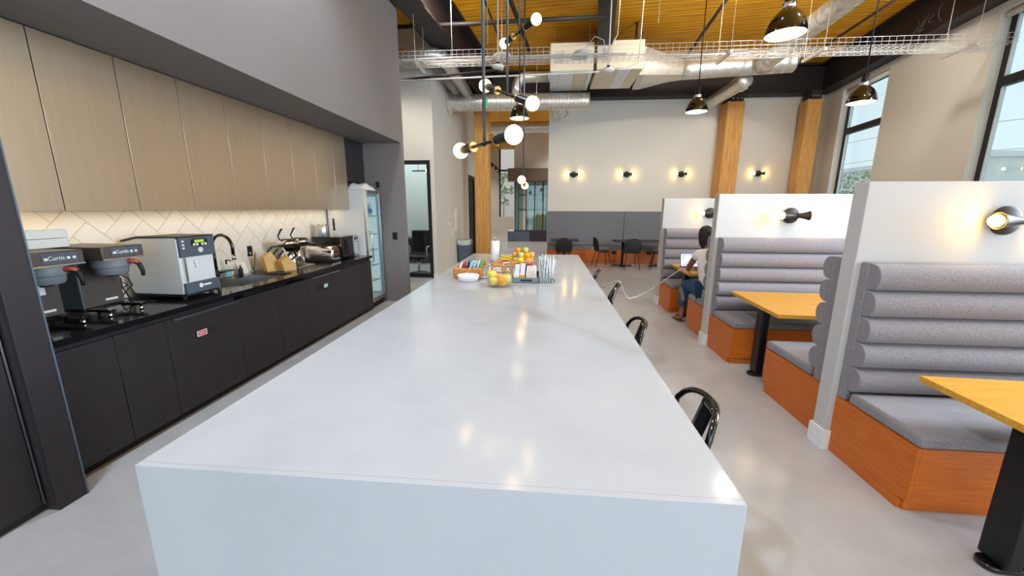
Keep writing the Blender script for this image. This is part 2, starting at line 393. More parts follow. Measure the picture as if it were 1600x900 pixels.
# doors
d1 = bpy.data.objects.new('door_1', None); COL.objects.link(d1); d1.location = (-3.15, 8.98, 0); OFF[d1.name] = Vector(d1.location); struct(d1)
MB().box(-3.62, -3.57, 8.93, 9.06, 0, 2.7).box(-2.71, -2.655, 8.93, 9.06, 0, 2.7).box(-3.57, -2.71, 8.93, 9.06, 2.62, 2.7).build('door_frame', 'frame_dark', d1)
MB().box(-3.57, -2.71, 8.97, 9.02, .003, .1).box(-2.745, -2.71, 8.97, 9.02, .1, 2.62).box(-3.57, -3.54, 8.97, 9.02, .1, 2.62).build('door_leaf', 'frame_dark', d1)
MB().box(-3.54, -2.745, 8.99, 8.998, .1, 2.62).build('pane', 'tint_glass', d1)
MB().cyl((-3.45, 8.95, .9), (-3.45, 8.95, 1.3), .012).build('door_handle', 'brushed_steel', d1)
d2 = bpy.data.objects.new('door_2', None); COL.objects.link(d2); d2.location = (-2.6, 13.4, 0); OFF[d2.name] = Vector(d2.location); struct(d2)
MB().box(-2.67, -2.53, 12.9, 12.96, 0, 2.7).box(-2.67, -2.53, 13.84, 13.9, 0, 2.7).box(-2.67, -2.53, 12.96, 13.84, 2.62, 2.7).build('door_frame', 'matte_black', d2)
MB().box(-2.63, -2.59, 12.96, 13.84, .005, 2.62).build('door_leaf', 'steel_beam', d2)
MB().cyl((-2.57, 13.04, .95), (-2.57, 13.04, 1.1), .012).build('door_handle', 'brushed_steel', d2)
# window at the end of the far hall
w5 = bpy.data.objects.new('window_5', None); COL.objects.link(w5); w5.location = (-2.7, 26.75, 1.05); OFF[w5.name] = Vector(w5.location); struct(w5)
MB().box(-3.2, -3.1, 26.68, 26.8, 1.05, 5.44).box(-3.1, -2.2, 26.68, 26.8, 4.05, 4.15).build('window_frame', 'frame_dark', w5)
MB().box(-3.1, -2.2, 26.74, 26.75, 1.05, 4.05).build('pane', 'window_glass', w5)
MB().box(-3.1, -2.2, 26.74, 26.75, 4.15, 5.44).build('pane', 'window_glass', w5)
# divider in the far hall: bench, glass, header
t = thing('room_divider', 'glazed divider over a low dark bench in the far hall', 'divider', (0, 19.9, 0))
for (x0, x1) in ((-1.92, -1.62), (-1.615, -.82), (-.815, 0), (.005, 2.4)):
    MB().box(x0, x1, 19.5, 20.3, 0, .5).build('bench_block', 'slate_plastic' if x1 < -.5 else 'dark_panel', t, bevel=.008)
MB().box(-1.62, 2.4, 19.5, 20.3, .501, .53).build('bench_top', 'dark_panel', t); MB().box(-1.92, -1.63, 19.5, 20.3, .501, .53).build('bench_top', 'white_plastic', t)
MB().box(-1.92, 2.4, 19.5, 20.3, 2.95, 3.54).build('header', 'header_brown', t)
for x in (-1.6, -1.05, -.62, -.2, .3): MB().box(x, x+.05, 19.9, 19.95, .531, 2.949).build('mullion', 'frame_dark', t)
for x in (-1.55, -1.0, -.57, -.15): MB().box(x, x+.38, 19.92, 19.93, .531, 2.949).build('pane', 'teal_glass', t)
struct(MB().box(-1.62, 2.6, 19.85, 19.95, 3.541, 5.449).build('wall_divider', 'white_paint'))
t = thing('glazed_screen', 'grey steel glazed screen standing behind the divider', 'screen', (-.6, 23.5, 0))
for x in (-1.7, -1.15, -.6, -.05, .5): MB().box(x, x+.06, 23.5, 23.56, 0, 3.2).build('mullion', 'grey_plastic', t)
for z in (.0, 1.5, 2.35, 2.75): MB().box(-1.64, .5, 23.5, 23.55, z, z+.1).build('rail', 'grey_plastic', t)
for x in (-1.6, -1.05, -.5): MB().box(x, x+.4, 23.52, 23.53, .12, 1.48).build('panel', 'facade_warm' if x < -1 else 'bamboo', t)
# skirting on the visible walls
struct(MB().box(-2.559, -2.545, 9.05, 12.88, 0, .1).build('baseboard_left', 'trim_white'))
struct(MB().box(-2.66, -2.545, 8.935, 8.949, 0, .1).build('baseboard_corridor', 'trim_white'))
# ---------------------------------------------------------------- outdoors, as the windows show it
struct(MB().box(-60, 90, -60, 90, -.4, -.13).build('ground', 'asphalt'))
t = thing('street_building', 'low white building across the street with a dark window band', 'building', (40, 47, 0))
MB().box(33, 47, 34, 60, 0, 5.6).build('wall', 'facade', t); MB().box(32.8, 47.2, 33.8, 60.2, 5.6, 6.0).build('parapet', 'trim_white', t)
for i in range(6): MB().box(32.95, 32.999, 36+i*3.6, 38.4+i*3.6, 1.2, 3.4).build('window', 'frame_dark', t)
t = thing('street_building', 'salmon rendered building beyond the end window', 'building', (-5, 34, 0))
MB().box(-12, 2, 33, 40, 0, 9).build('wall', 'facade_warm', t); MB().box(-12.2, 2.2, 32.8, 40, 9, 9.4).build('parapet', 'trim_white', t)
def tree(x, y, h, r, label, seed, n=420, tk=1):
    random.seed(seed); t = thing('street_tree', label, 'tree', (x, y, 0))
    MB().tube([(x, y, 0), (x+.05, y, h*.35), (x+.1, y+.1, h*.7)], [.16*tk, .12*tk, .05*tk], 8).build('trunk', 'bark', t, smooth=True)
    q = MB()
    for i in range(n):
        a = random.random()*6.28; u = random.random()**.5*r; z = h*.42+random.random()*h*.58; u *= 1-.55*abs((z/h-.7)/.3)**2 if z > .4*h else .4
        c = Vector((x+u*math.cos(a), y+u*math.sin(a), z)); d1_ = Vector((random.gauss(0, 1), random.gauss(0, 1), random.gauss(0, 1))).normalized()*.22; d2_ = d1_.orthogonal().normalized()*.1
        q.add([c-d1_, c+d2_, c+d1_, c-d2_], [(0, 1, 2, 3)])
    q.build('foliage', 'leaf', t)['kind'] = 'stuff'
pt = at(1352, 270, Y=30); tree(pt.x, pt.y, pt.z, 2.0, 'bushy green street tree outside the far window', 4)
pt = at(1380, 262, Y=36); tree(pt.x+1, pt.y, pt.z, 1.6, 'smaller green street tree next to the bushy one', 5)
tree(-3.3, 30, 4.4, .8, 'thin leafy tree outside the end window', 6, 80, .3)
t = thing('utility_pole', 'grey wooden utility pole with crossarms across the street', 'utility pole', (40.4, 50.2, 0))
MB().cyl((40.4, 50.2, 0), (40.4, 50.2, 12.6), .16, .11).build('pole', 'bark', t, smooth=True)
for z in (11.4, 12.1): MB().bar((39.5, 50.7, z), (41.3, 49.7, z), .1, .12).build('crossarm', 'bark', t)
for k, z in enumerate((5.6, 6.1, 8.2)):
    q = MB().tube([(40.4+s*60*.35, 50.2-s*60*.95, z*1.25-.9*(1-(2*abs(s)-1)**2)*(abs(s) < 1)) for s in [i/12 for i in range(-6, 13)]], .02, 5)
    tag(q.build('power_line', 'cable_black'), ('lowest', 'middle', 'topmost')[k]+' power line strung outside the windows', 'wire')
# ================================================================ kitchen run on the left
KW = bpy.data.objects['wall_kitchen']
MB().box(-3.4999, -3.496, 1.78, 5.96, .9, 1.64).build('grout_bed', 'grout', KW)
def clip(poly, y0, y1, z0, z1):
    for ax, lim, sg in ((0, y0, 1), (0, y1, -1), (1, z0, 1), (1, z1, -1)):
        out = []
        for i in range(len(poly)):
            a, b_ = poly[i-1], poly[i]; da, db = sg*(a[ax]-lim), sg*(b_[ax]-lim)
            if (da >= 0) != (db >= 0): t = da/(da-db); out.append((a[0]+(b_[0]-a[0])*t, a[1]+(b_[1]-a[1])*t))
            if db >= 0: out.append(b_)
        poly = out
        if len(poly) < 3: return None
    return poly
TW, s2 = .15, math.sqrt(.5); g = .0025
for i in range(-40, 60):
    for j in range(-20, 30):
        for (a0, a1, b0, b1) in ((0, 2, 0, 1), (0, 1, 1, 3)):
            ox, oy = i+2*j, i-2*j
            c = [((ox+a)*TW+ga, (oy+bb)*TW+gb) for (a, bb, ga, gb) in ((a0, b0, g, g), (a1, b0, -g, g), (a1, b1, -g, -g), (a0, b1, g, -g))]
            r = [(2.05+(u-v)*s2, .9+(u+v)*s2) for u, v in c]
            if max(p[0] for p in r) < 1.78 or min(p[0] for p in r) > 5.96 or max(p[1] for p in r) < .9 or min(p[1] for p in r) > 1.64: continue
            r = clip(r, 1.785, 5.955, .903, 1.637)
            if not r: continue
            ar = abs(sum(r[k-1][0]*r[k][1]-r[k][0]*r[k-1][1] for k in range(len(r))))/2
            if ar < .0004: continue
            MB().prism(r, 'x', -3.4958, -3.4885-random.random()*.0012).build('tile', 'tile_white', KW)
# tall unit at the near end
t = thing('tall_cabinet', 'tall black pantry cabinet at the near end of the counter', 'cabinet', (-3.05, .9, 0))
MB().box(-3.49, -2.74, -.5, 1.62, 0, 2.69).build('body', 'dark_panel', t)
for (a, c) in ((-.5, .58), (.585, 1.6)):
    dr = MB().box(-2.739, -2.715, a, c, .05, 2.69).build('door', 'dark_panel', t, bevel=.002)
MB().box(-2.739, -2.712, 1.603, 1.612, .05, 2.69).build('edge_trim', 'brushed_steel', t)
MB().box(-3.49, -2.65, 1.622, 1.76, 0, 2.69).build('end_panel', 'dark_panel', t, bevel=.003)
MB().box(-2.649, -2.647, 1.752, 1.76, 0, 2.69).build('edge_band', 'slate_plastic', t)
# base units
def base(y0, y1, label, cat='cabinet', name='base_cabinet', handle=None, dz=.82, top=.858):
    t = thing(name, label, cat, (-3.15, (y0+y1)/2, 0))
    MB().box(-3.48, -2.826, y0+.001, y1-.001, .07, top).build('body', 'dark_panel', t)
    MB().box(-3.4, -2.85, y0+.001, y1-.001, 0, .069).build('toe_kick', 'matte_black', t)
    d = MB().box(-2.825, -2.8, y0+.0025, y1-.0025, .065, dz).build('door', 'dark_panel', t, bevel=.0015)
    if handle:
        h = MB().box(-2.783, -2.771, handle[0], handle[1], .806, .818)
        for yy in (handle[0]+.02, handle[1]-.03): h.box(-2.8, -2.783, yy, yy+.01, .806, .818)
        h.build('handle', 'brushed_steel', d)
    return t, d
base(1.765, 2.17, 'narrow black base cabinet under the first coffee brewer')
base(2.17, 2.52, 'narrow black base cabinet under the second coffee brewer')
dw, dwd = base(2.52, 3.2, 'black panelled dishwasher with a red status sign', 'dishwasher', 'dishwasher', (2.57, 3.17))
base(3.2, 3.73, 'black base cabinet below the near half of the sink', top=.67)
base(3.73, 4.26, 'black base cabinet below the knife blocks', top=.67)
dw2, dwd2 = base(4.26, 5.0, 'black panelled dishwasher with a teal status sign', 'dishwasher', 'dishwasher', (4.34, 4.95))
base(5.0, 5.69, 'black base cabinet below the toaster and microwave')
base(5.69, 5.95, 'slim dark filler cabinet beside the glass fridge')
def sign(y0, y1, z0, z1, m, word, d, dark0, dark1, lab):
    s = thing('status_sign', lab, 'sign', (-2.795, (y0+y1)/2, z0))
    MB().box(-2.7995, -2.794, dark0, dark1, z0-.008, z1+.008).build('slider_track', 'matte_black', s, bevel=.001)
    MB().box(-2.7939, -2.7915, y0, y1, z0, z1).build('border', 'paper', s)
    MB().box(-2.7914, -2.7905, y0+.006, y1-.006, z0+.006, z1-.004).build('plate', m, s)
    text('lettering', word, .021, (-2.7902, (y0+y1)/2, (z0+z1)/2), (0, 1, 0), (0, 0, 1), 'paper', s)
sign(2.752, 2.842, .618, .662, 'red_label', 'DIRTY', dwd, 2.745, 2.935, 'red and white status sign reading DIRTY on the dishwasher')
sign(4.585, 4.665, .648, .692, 'teal_label', 'CLEAN', dwd2, 4.46, 4.67, 'small teal status sign on the farther dishwasher')
# worktop with the sink cut-out
SY0, SY1, SX0, SX1 = 3.42, 4.06, -3.3, -2.92
t = thing('worktop', 'long polished black worktop along the tiled wall', 'worktop', (-3.13, 3.85, .86))
MB().box(-3.487, SX0, 1.765, 5.95, .86, .9).box(SX1, -2.765, 1.765, 5.95, .86, .9).box(SX0, SX1, 1.765, SY0, .86, .9).box(SX0, SX1, SY1, 5.95, .86, .9).build('slab', 'black_counter', t)
sk = thing('sink', 'stainless steel undermount sink in the black worktop', 'sink', (-3.11, 3.74, .7))
q = MB().box(SX0, SX0+.012, SY0, SY1, .705, .897).box(SX1-.012, SX1, SY0, SY1, .705, .897).box(SX0+.012, SX1-.012, SY0, SY0+.012, .705, .897).box(SX0+.012, SX1-.012, SY1-.012, SY1, .705, .897)
q.build('rim', 'brushed_steel', sk)
MB().box(SX0, SX1, SY0, SY1, .7, .7045).build('basin_floor', 'brushed_steel', sk)
MB().lathe([(.028, .705), (.028, .709), (.006, .7095)], (-3.11, 3.74, 0), 16).build('drain', 'chrome', sk, smooth=True)
# upper units
edges = [1.77, 2.281, 2.756, 3.231, 3.706, 4.181, 4.656, 5.131, 5.606, 5.965]
ord_ = ['first', 'second', 'third', 'fourth', 'fifth', 'sixth', 'seventh', 'eighth', 'last']
for k in range(9):
    a, c = edges[k], edges[k+1]
    t = thing('upper_cabinet', ord_[k]+' bronze upper cabinet counted from the near end', 'cabinet', (-3.3, (a+c)/2, 1.62), 'bronze upper cabinets over the counter')
    MB().box(-3.487, -3.111, a+.001, c-.001, 1.641, 2.69).build('body', 'dark_panel', t)
    MB().box(-3.11, -3.09, a+.0025, c-.0025, 1.62, 2.694).build('door', 'bronze_laminate', t, bevel=.0015)
t = thing('upper_cabinet', 'dark upper cabinet above the glass fridge', 'cabinet', (-3.3, 6.27, 2.06))
MB().box(-3.487, -3.111, 5.967, 6.568, 2.06, 2.69).build('body', 'dark_panel', t)
MB().box(-3.11, -3.09, 5.968, 6.567, 2.05, 2.694).build('door', 'dark_panel', t, bevel=.0015)
t = thing('under_cabinet_light', 'warm light strip under the bronze upper cabinets', 'light strip', (-3.3, 3.86, 1.62))
MB().box(-3.36, -3.31, 1.8, 5.94, 1.629, 1.6405).build('profile', 'brushed_steel', t); MB().box(-3.355, -3.315, 1.82, 5.92, 1.625, 1.6288).build('diffuser', 'led_strip', t)
# coffee brewers
def brewer(y, lab, cups=False):
    t = thing('coffee_brewer', lab, 'coffee machine', (-3.2, y, .9))
    W = .135
    for sx in (-3.36, -3.0):
        for sy in (-1, 1):
            MB().lathe([(.012, .9), (.014, .915), (.009, .922), (.009, .935)], (sx, y+sy*(W-.03), 0), 12).build('foot', 'chrome', t, smooth=True)
    MB().box(-3.4, -3.15, y-W, y+W, .935, .955).box(-3.15, -2.97, y-W+.01, y-W+.05, .935, .955).box(-3.15, -2.97, y+W-.05, y+W-.01, .935, .955).build('base', 'gloss_black', t, bevel=.003)
    MB().box(-3.4, -3.16, y-W+.012, y+W, .956, 1.3).build('body', 'brewer_dark', t, bevel=.004)
    MB().box(-3.4, -3.155, y-W, y-W+.011, .956, 1.3).build('side_panel', 'slate_plastic', t)
    b_ = MB().box(-3.1599, -3.156, y+.01, y+.09, .985, 1.0).build('badge', 'paper', t)
    MB().box(-3.41, -2.93, y-W, y+W, 1.3, 1.385).build('head', 'brewer_dark', t, bevel=.006)
    MB().box(-2.9299, -2.926, y-W, y+W, 1.296, 1.306).build('trim', 'chrome', t)
    cp = MB().box(-2.9299, -2.927, y-.08, y+.1, 1.315, 1.375).build('control_panel', 'slate_plastic', t)
    text('lettering', 'Curtis', .034, (-2.9265, y-.01, 1.345), (0, 1, 0), (0, .08, 1), 'paper', cp)
    for k, yy in enumerate((-.062, .05, .08)): MB().cyl((-2.9269, y+yy, 1.343), (-2.924, y+yy, 1.343), .009, n=12).build('button', 'white_plastic', cp)
    MB().lathe([(.075, 1.185), (.088, 1.2), (.092, 1.235), (.1, 1.24), (.104, 1.285), (.1, 1.2955)], (-3.035, y-.01, 0), 28).build('brew_basket', 'grey_plastic', t, auto=True)
    MB().cyl((-3.035, y-.01, 1.17), (-3.035, y-.01, 1.185), .03, n=14).build('spout', 'matte_black', t)
    h = MB().tube([(-2.955, y+.02, 1.27), (-2.92, y+.045, 1.272), (-2.895, y+.06, 1.25), (-2.885, y+.066, 1.2), (-2.888, y+.066, 1.165)], [.014, .015, .015, .013, .01], 8).build('handle', 'matte_black', t, smooth=True)
    MB().tube([(-2.95, y+.022, 1.2725), (-2.92, y+.0455, 1.2745), (-2.899, y+.059, 1.258)], [.0152, .0165, .0165], 8).build('grip', 'rust_grip', h, smooth=True)
    return t
br1 = brewer(2.07, 'black coffee brewer at the near end of the worktop')
MB().box(-3.1599, -3.158, 2.075, 2.13, 1.1, 1.17).build('sticker', 'paper', br1)
brewer(2.44, 'black coffee brewer between its twin and the silver machine')
for k, z in enumerate((1.386, 1.447)):
    q = MB().prism(rrect(2.12, 2.35, -3.4, -3.2, .02), 'z', z, z+.058)
    q.v = [(y_, x_, z_) for x_, y_, z_ in q.v]
    tag(q.build('paper_filter_box', 'paper', bevel=.003), ('lower', 'upper')[k]+' white box of the stack on top of the brewers', 'box', 'white boxes on the brewer')
# bean-to-cup machine
t = thing('espresso_machine', 'silver bean to cup machine with slate blue front', 'coffee machine', (-3.18, 3.03, .9))
y0, y1 = 2.86, 3.2
for sx in (-3.35, -3.0):
    for yy in (y0+.04, y1-.04): MB().cyl((sx, yy, .9), (sx, yy, .922), .018, n=12).build('foot', 'matte_black', t)
MB().box(-3.42, -2.95, y0+.005, y1-.005, .921, .94).build('base', 'matte_black', t)
MB().prism([(-3.4, .9401), (-2.965, .9401), (-2.955, 1.0), (-2.955, 1.39), (-2.975, 1.405), (-3.3, 1.4), (-3.43, 1.37), (-3.43, 1.0)], 'y', y0, y1-.012).build('body', 'silver_plastic', t, bevel=.006)
MB().box(-3.42, -2.965, y1-.0119, y1, .9401, 1.39).build('side_panel', 'grey_plastic', t, bevel=.004)
MB().prism([(-3.44, 1.37), (-3.3, 1.4005), (-2.97, 1.4055), (-2.94, 1.4055), (-2.94, 1.415), (-3.3, 1.415), (-3.44, 1.385)], 'y', y0-.004, y1+.004).build('lid', 'bronze_metal', t)
fp = MB().box(-2.9549, -2.932, y0+.004, y1-.004, 1.245, 1.405).build('control_panel', 'slate_plastic', t, bevel=.004)
q = MB().prism(rrect(2.965, 3.125, 1.325, 1.39, .03), 'x', -2.9319, -2.929); q.build('display_bezel', 'matte_black', fp)
MB().box(-2.9289, -2.928, 3.0, 3.09, 1.357, 1.38).build('display', 'lcd_green', fp)
for yy in (2.99, 3.02, 3.07, 3.1): MB().cyl((-2.9289, yy, 1.342), (-2.925, yy, 1.342), .0115, n=12).build('button', 'white_plastic', fp)
MB().cyl((-2.9319, 3.045, 1.295), (-2.926, 3.045, 1.295), .022, n=18).build('dial', 'silver_plastic', fp)
for z in (1.375, 1.345, 1.32): MB().box(-2.9319, -2.931, 2.885, 2.905, z-.007, z+.007).build('icon', 'paper', fp)
MB().box(-2.9549, -2.9535, y0+.02, y1-.02, 1.035, 1.243).build('cup_recess', 'silver_plastic', t)
MB().box(-2.9534, -2.94, y0+.03, y0+.045, 1.04, 1.24).build('spout_rail', 'brushed_steel', t)
MB().cyl((-2.953, 3.0, 1.2), (-2.935, 3.0, 1.2), .02, n=14).cyl((-2.94, 3.0, 1.15), (-2.94, 3.0, 1.21), .012, n=12).build('spout', 'silver_plastic', t)
tr = MB().box(-2.9549, -2.93, y0+.004, y1-.004, .9405, 1.032).build('drip_tray', 'slate_plastic', t, bevel=.003)
MB().lathe([(.001, 0), (.02, .0008)], (-2.9298, 3.0, .995), 18, axis=(1, 0, 0)).box(-2.9298, -2.929, 3.025, 3.1, .987, 1.003).build('emblem', 'paper', tr)
# cables behind the machines
for k in range(3):
    random.seed(20+k)
    pts = [(-3.38+.02*k, 2.63+.035*k, 1.2-.1*k)]+[(-3.36+.08*random.random(), 2.62+.16*random.random(), 1.1-.065*i) for i in range(3)]+[(-3.3+.03*k, 2.66+.05*k, .906), (-3.2+.03*k, 2.7+.04*k, .906)]
    tag(MB().tube(pts, .005, 6).build('power_cable', 'cable_black', smooth=True), ('leftmost', 'middle', 'rightmost')[k]+' black cable hanging beside the silver machine', 'cable')
# faucet
t = thing('faucet', 'black gooseneck kitchen faucet behind the sink', 'faucet', (-3.4, 3.68, .9))
MB().lathe([(.032, .9), (.032, .91), (.024, .915), (.024, 1.0), (.018, 1.005), (.014, 1.01)], (-3.4, 3.68, 0), 16).build('base', 'gloss_black', t, auto=True)
u = Vector((.95, -.05, 0)); pts = [(-3.4, 3.68, 1.0), (-3.4, 3.68, 1.25)]+[tuple(p) for p in arc(Vector((-3.4, 3.68, 1.25))+u*.115, .121, math.pi, 0, 12, u, (0, 0, 1))]
pe = Vector(pts[-1]); pts.append(tuple(pe-Vector((0, 0, .08))))
MB().tube(pts, .016, 12).build('spout', 'gloss_black', t, smooth=True)
MB().cyl(pts[-1], pe-Vector((0, 0, .13)), .018, .02, 12).build('spray_head', 'chrome', t, smooth=True)
MB().tube([(-3.4, 3.7, .97), (-3.37, 3.78, .985), (-3.33, 3.84, .99)], [.012, .01, .008], 8).build('lever', 'gloss_black', t, smooth=True)
# small things round the sink
t = thing('soap_bottle', 'blue labelled soap bottle with a black pump', 'bottle', (-3.42, 3.84, .9))
MB().lathe([(.034, .9), (.036, .905), (.036, 1.01), (.02, 1.03), (.012, 1.035), (.012, 1.05)], (-3.42, 3.84, 0), 16).build('body', 'clear_glass', t, auto=True)
MB().lathe([(.0365, .92), (.0368, .921), (.0368, .99), (.0365, .991)], (-3.42, 3.84, 0), 16).build('wrapper', 'snack_blue', t, smooth=True)
MB().cyl((-3.42, 3.84, 1.05), (-3.42, 3.84, 1.09), .008).tube([(-3.42, 3.84, 1.09), (-3.38, 3.84, 1.092), (-3.365, 3.84, 1.08)], .007, 8).build('pump', 'matte_black', t, smooth=True)
t = thing('hand_soap', 'small dark soap bottle by the sink corner', 'bottle', (-3.4, 4.0, .9))
MB().lathe([(.02, .9), (.022, .905), (.022, .97), (.01, .985), (.01, 1.0)], (-3.4, 4.0, 0), 14).build('body', 'matte_black', t, auto=True); MB().cyl((-3.4, 4.0, 1.0), (-3.4, 4.0, 1.02), .013).build('cap', 'chrome', t)
t = thing('notice_card', 'pale folded notice card leaning on the tiles', 'card', (-3.45, 4.08, .9))
MB().hexa([(-3.44, 4.03, .901), (-3.436, 4.03, .901), (-3.436, 4.16, .901), (-3.44, 4.16, .901)], [(-3.476, 4.03, 1.03), (-3.472, 4.03, 1.03), (-3.472, 4.16, 1.03), (-3.476, 4.16, 1.03)]).build('sheet', 'paper', t)
MB().hexa([(-3.442, 4.045, .93), (-3.44, 4.045, .93), (-3.44, 4.08, .93), (-3.442, 4.08, .93)], [(-3.458, 4.045, 1.0), (-3.456, 4.045, 1.0), (-3.456, 4.08, 1.0), (-3.458, 4.08, 1.0)]).build('print', 'peach', t)
t = thing('reed_diffuser', 'glass reed diffuser with thin dark sticks', 'diffuser', (-3.38, 4.17, .9))
MB().lathe([(.025, .9), (.028, .905), (.028, .95), (.012, .965), (.012, .98)], (-3.38, 4.17, 0), 14).build('jar', 'clear_glass', t, auto=True)
for k in range(4): MB().cyl((-3.38, 4.17, .91), (-3.38+.03*math.cos(k*1.7), 4.17+.06*math.sin(k*1.7+.4), 1.13), .0025, n=5).build('stick', 'stem_brown', t)
MB_out = MB().box(-3.4884, -3.482, 4.24, 4.315, 1.08, 1.2)
t = thing('power_outlet', 'black power outlet on the tiled backsplash', 'outlet', (-3.485, 4.28, 1.08)); MB_out.build('plate', 'matte_black', t, bevel=.002)
for z in (1.115, 1.165): MB().box(-3.4819, -3.4805, 4.262, 4.293, z-.013, z+.013).build('socket', 'gloss_black', t)
t = thing('power_outlet', 'black switch plate on the grey return wall', 'outlet', (-2.62, 6.565, 1.12))
MB().box(-2.66, -2.575, 6.563, 6.5699, 1.1, 1.23).build('plate', 'matte_black', t, bevel=.002); MB().box(-2.64, -2.6, 6.561, 6.5629, 1.13, 1.2).build('socket', 'gloss_black', t)
t = thing('power_outlet', 'small black outlet above the glass fridge', 'outlet', (-2.87, 6.565, 2.0))
MB().box(-2.9, -2.84, 6.563, 6.5699, 1.98, 2.08).build('plate', 'matte_black', t)
# knife blocks
def block(x, y, a, h, lab, ncut):
    t = thing('knife_block', lab, 'knife block', (x, y, .9), world=False, rotz=a)
    MB().prism([(-.06, 0), (.085, 0), (.085, h*.42), (.0, h), (-.085, h*.72), (-.06, .0)][:5], 'y', -.05, .05).build('block', 'bamboo', t, bevel=.004)
    return t
def knife(x, y, z, d, L, lab):
    d = Vector(d).normalized(); p = Vector((x, y, z)); t = thing('kitchen_knife', lab, 'knife', p)
    MB().bar(p-d*.03, p+d*.012, .004, .02).build('bolster', 'chrome', t); MB().bar(p+d*.012, p+d*L, .016, .022).build('handle', 'matte_black', t, bevel=.003)
    return t
block(-3.27, 4.3, math.radians(62), .24, 'taller bamboo knife block nearer the tiles', 3)
block(-3.1, 4.36, math.radians(62), .18, 'shorter bamboo knife block nearer the worktop edge', 3)
for k, (x, y, z, nm) in enumerate(((-3.28, 4.27, 1.12, 'upper left'), (-3.25, 4.33, 1.09, 'upper middle'), (-3.22, 4.38, 1.06, 'upper right'), (-3.1, 4.36, 1.05, 'lower left'), (-3.07, 4.41, 1.02, 'lower right'))):
    knife(x, y, z, (.45, .62, .75), .1, nm+' black handled knife in the bamboo blocks')
# spatula on a board at the sink
t = thing('draining_board', 'thin black draining board at the back of the sink', 'board', (-3.2, 4.2, .9))
MB().box(-3.18, -2.94, 4.08, 4.2, .9005, .908).build('board', 'matte_black', t, bevel=.002)
# double waffle maker
t = thing('waffle_maker', 'chrome double waffle maker with two raised handles', 'waffle maker', (-3.22, 4.66, .9))
MB().box(-3.36, -3.04, 4.5, 4.84, .9005, .918).build('base', 'brushed_steel', t, bevel=.004)
MB().cyl((-3.1, 4.6, .918), (-3.1, 4.6, 1.17), .028, n=18).build('column', 'chrome', t, smooth=True)
MB().lathe([(.15, .919), (.155, .95), (.12, 1.1), (.1, 1.16), (.02, 1.165)], (-3.26, 4.7, 0), 24).build('drum', 'chrome', t, smooth=True)
MB().box(-3.32, -3.04, 4.44, 4.9, 1.17, 1.19).build('yoke', 'gloss_black', t, bevel=.004)
for yy in (4.54, 4.78):
    ir = MB().lathe([(.02, 1.191), (.115, 1.193), (.125, 1.205), (.125, 1.235), (.11, 1.25), (.03, 1.262), (.001, 1.263)], (-3.18, yy, 0), 24).build('iron', 'chrome', t, smooth=True)
    MB().tube([(-3.24, yy-.05, 1.24), (-3.27, yy-.05, 1.3), (-3.25, yy-.01, 1.375), (-3.24, yy, 1.39)], [.008, .008, .011, .011], 8).build('handle', 'matte_black', ir, smooth=True)
    MB().lathe([(.09, 1.2505), (.095, 1.256), (.07, 1.264), (.001, 1.268)], (-3.18, yy, 0), 20).build('lid_cap', 'bronze_metal', ir, smooth=True)
# toaster
t = thing('toaster', 'shiny chrome four slice toaster in front of the microwave', 'toaster', (-3.17, 5.27, .9))
pf = [(5.17, .918), (5.37, .918), (5.378, .96), (5.37, 1.075), (5.345, 1.105), (5.3, 1.115), (5.24, 1.115), (5.195, 1.105), (5.17, 1.075), (5.162, .96)]
MB().prism(pf, 'x', -3.38, -2.99).build('shell', 'chrome', t, bevel=.008, seg=3)
MB().box(-3.39, -2.98, 5.165, 5.375, .9005, .9175).build('base', 'matte_black', t, bevel=.003)
MB().prism([(5.175, .92), (5.365, .92), (5.36, 1.06), (5.3, 1.09), (5.24, 1.09), (5.18, 1.06)], 'x', -2.9899, -2.975).build('end_cap', 'chrome', t, bevel=.005)
for yy in (5.23, 5.31):
    MB().box(-3.35, -3.02, yy-.014, yy+.014, 1.115, 1.1165).build('slot', 'matte_black', t)
    MB().box(-2.9749, -2.95, yy-.02, yy+.02, 1.02, 1.035).build('lever', 'matte_black', t, bevel=.003)
    MB().cyl((-2.9749, yy, .965), (-2.955, yy, .965), .016, n=14).build('knob', 'matte_black', t)
# microwave
t = thing('microwave', 'black microwave with a steel framed door beside the fridge', 'microwave', (-3.2, 5.68, .9))
MB().box(-3.44, -2.99, 5.44, 5.92, .915, 1.225).build('case', 'gloss_black', t, bevel=.006)
for sx in (-3.38, -3.05):
    for yy in (5.5, 5.86): MB().cyl((sx, yy, .9), (sx, yy, .9149), .015, n=10).build('foot', 'matte_black', t)
dr = MB().box(-2.9899, -2.968, 5.445, 5.77, .92, 1.22).build('door', 'matte_black', t, bevel=.003)
MB().box(-2.9679, -2.966, 5.48, 5.71, .96, 1.18).build('door_window', 'gloss_black', dr); MB().cyl((-2.955, 5.735, .95), (-2.955, 5.735, 1.19), .008).build('handle', 'chrome', dr)
cp = MB().box(-2.9899, -2.968, 5.775, 5.915, .92, 1.22).build('control_panel', 'brushed_steel', t, bevel=.003)
MB().box(-2.9679, -2.9665, 5.79, 5.9, 1.16, 1.2).build('display', 'gloss_black', cp)
for i in range(3):
    for j in range(4): MB().box(-2.9679, -2.9665, 5.795+i*.037, 5.823+i*.037, .95+j*.045, .975+j*.045).build('button', 'silver_plastic', cp)
t = thing('steel_canister', 'brushed steel canister standing on the microwave', 'canister', (-3.3, 5.52, 1.226))
MB().lathe([(.072, 1.226), (.074, 1.23), (.074, 1.4), (.07, 1.405), (.068, 1.4), (.066, 1.24), (.001, 1.238)], (-3.3, 5.52, 0), 24).build('body', 'brushed_steel', t, auto=True); MB().lathe([(.0745, 1.395), (.076, 1.4), (.0745, 1.406)], (-3.3, 5.52, 0), 24).build('rim', 'chrome', t, smooth=True)
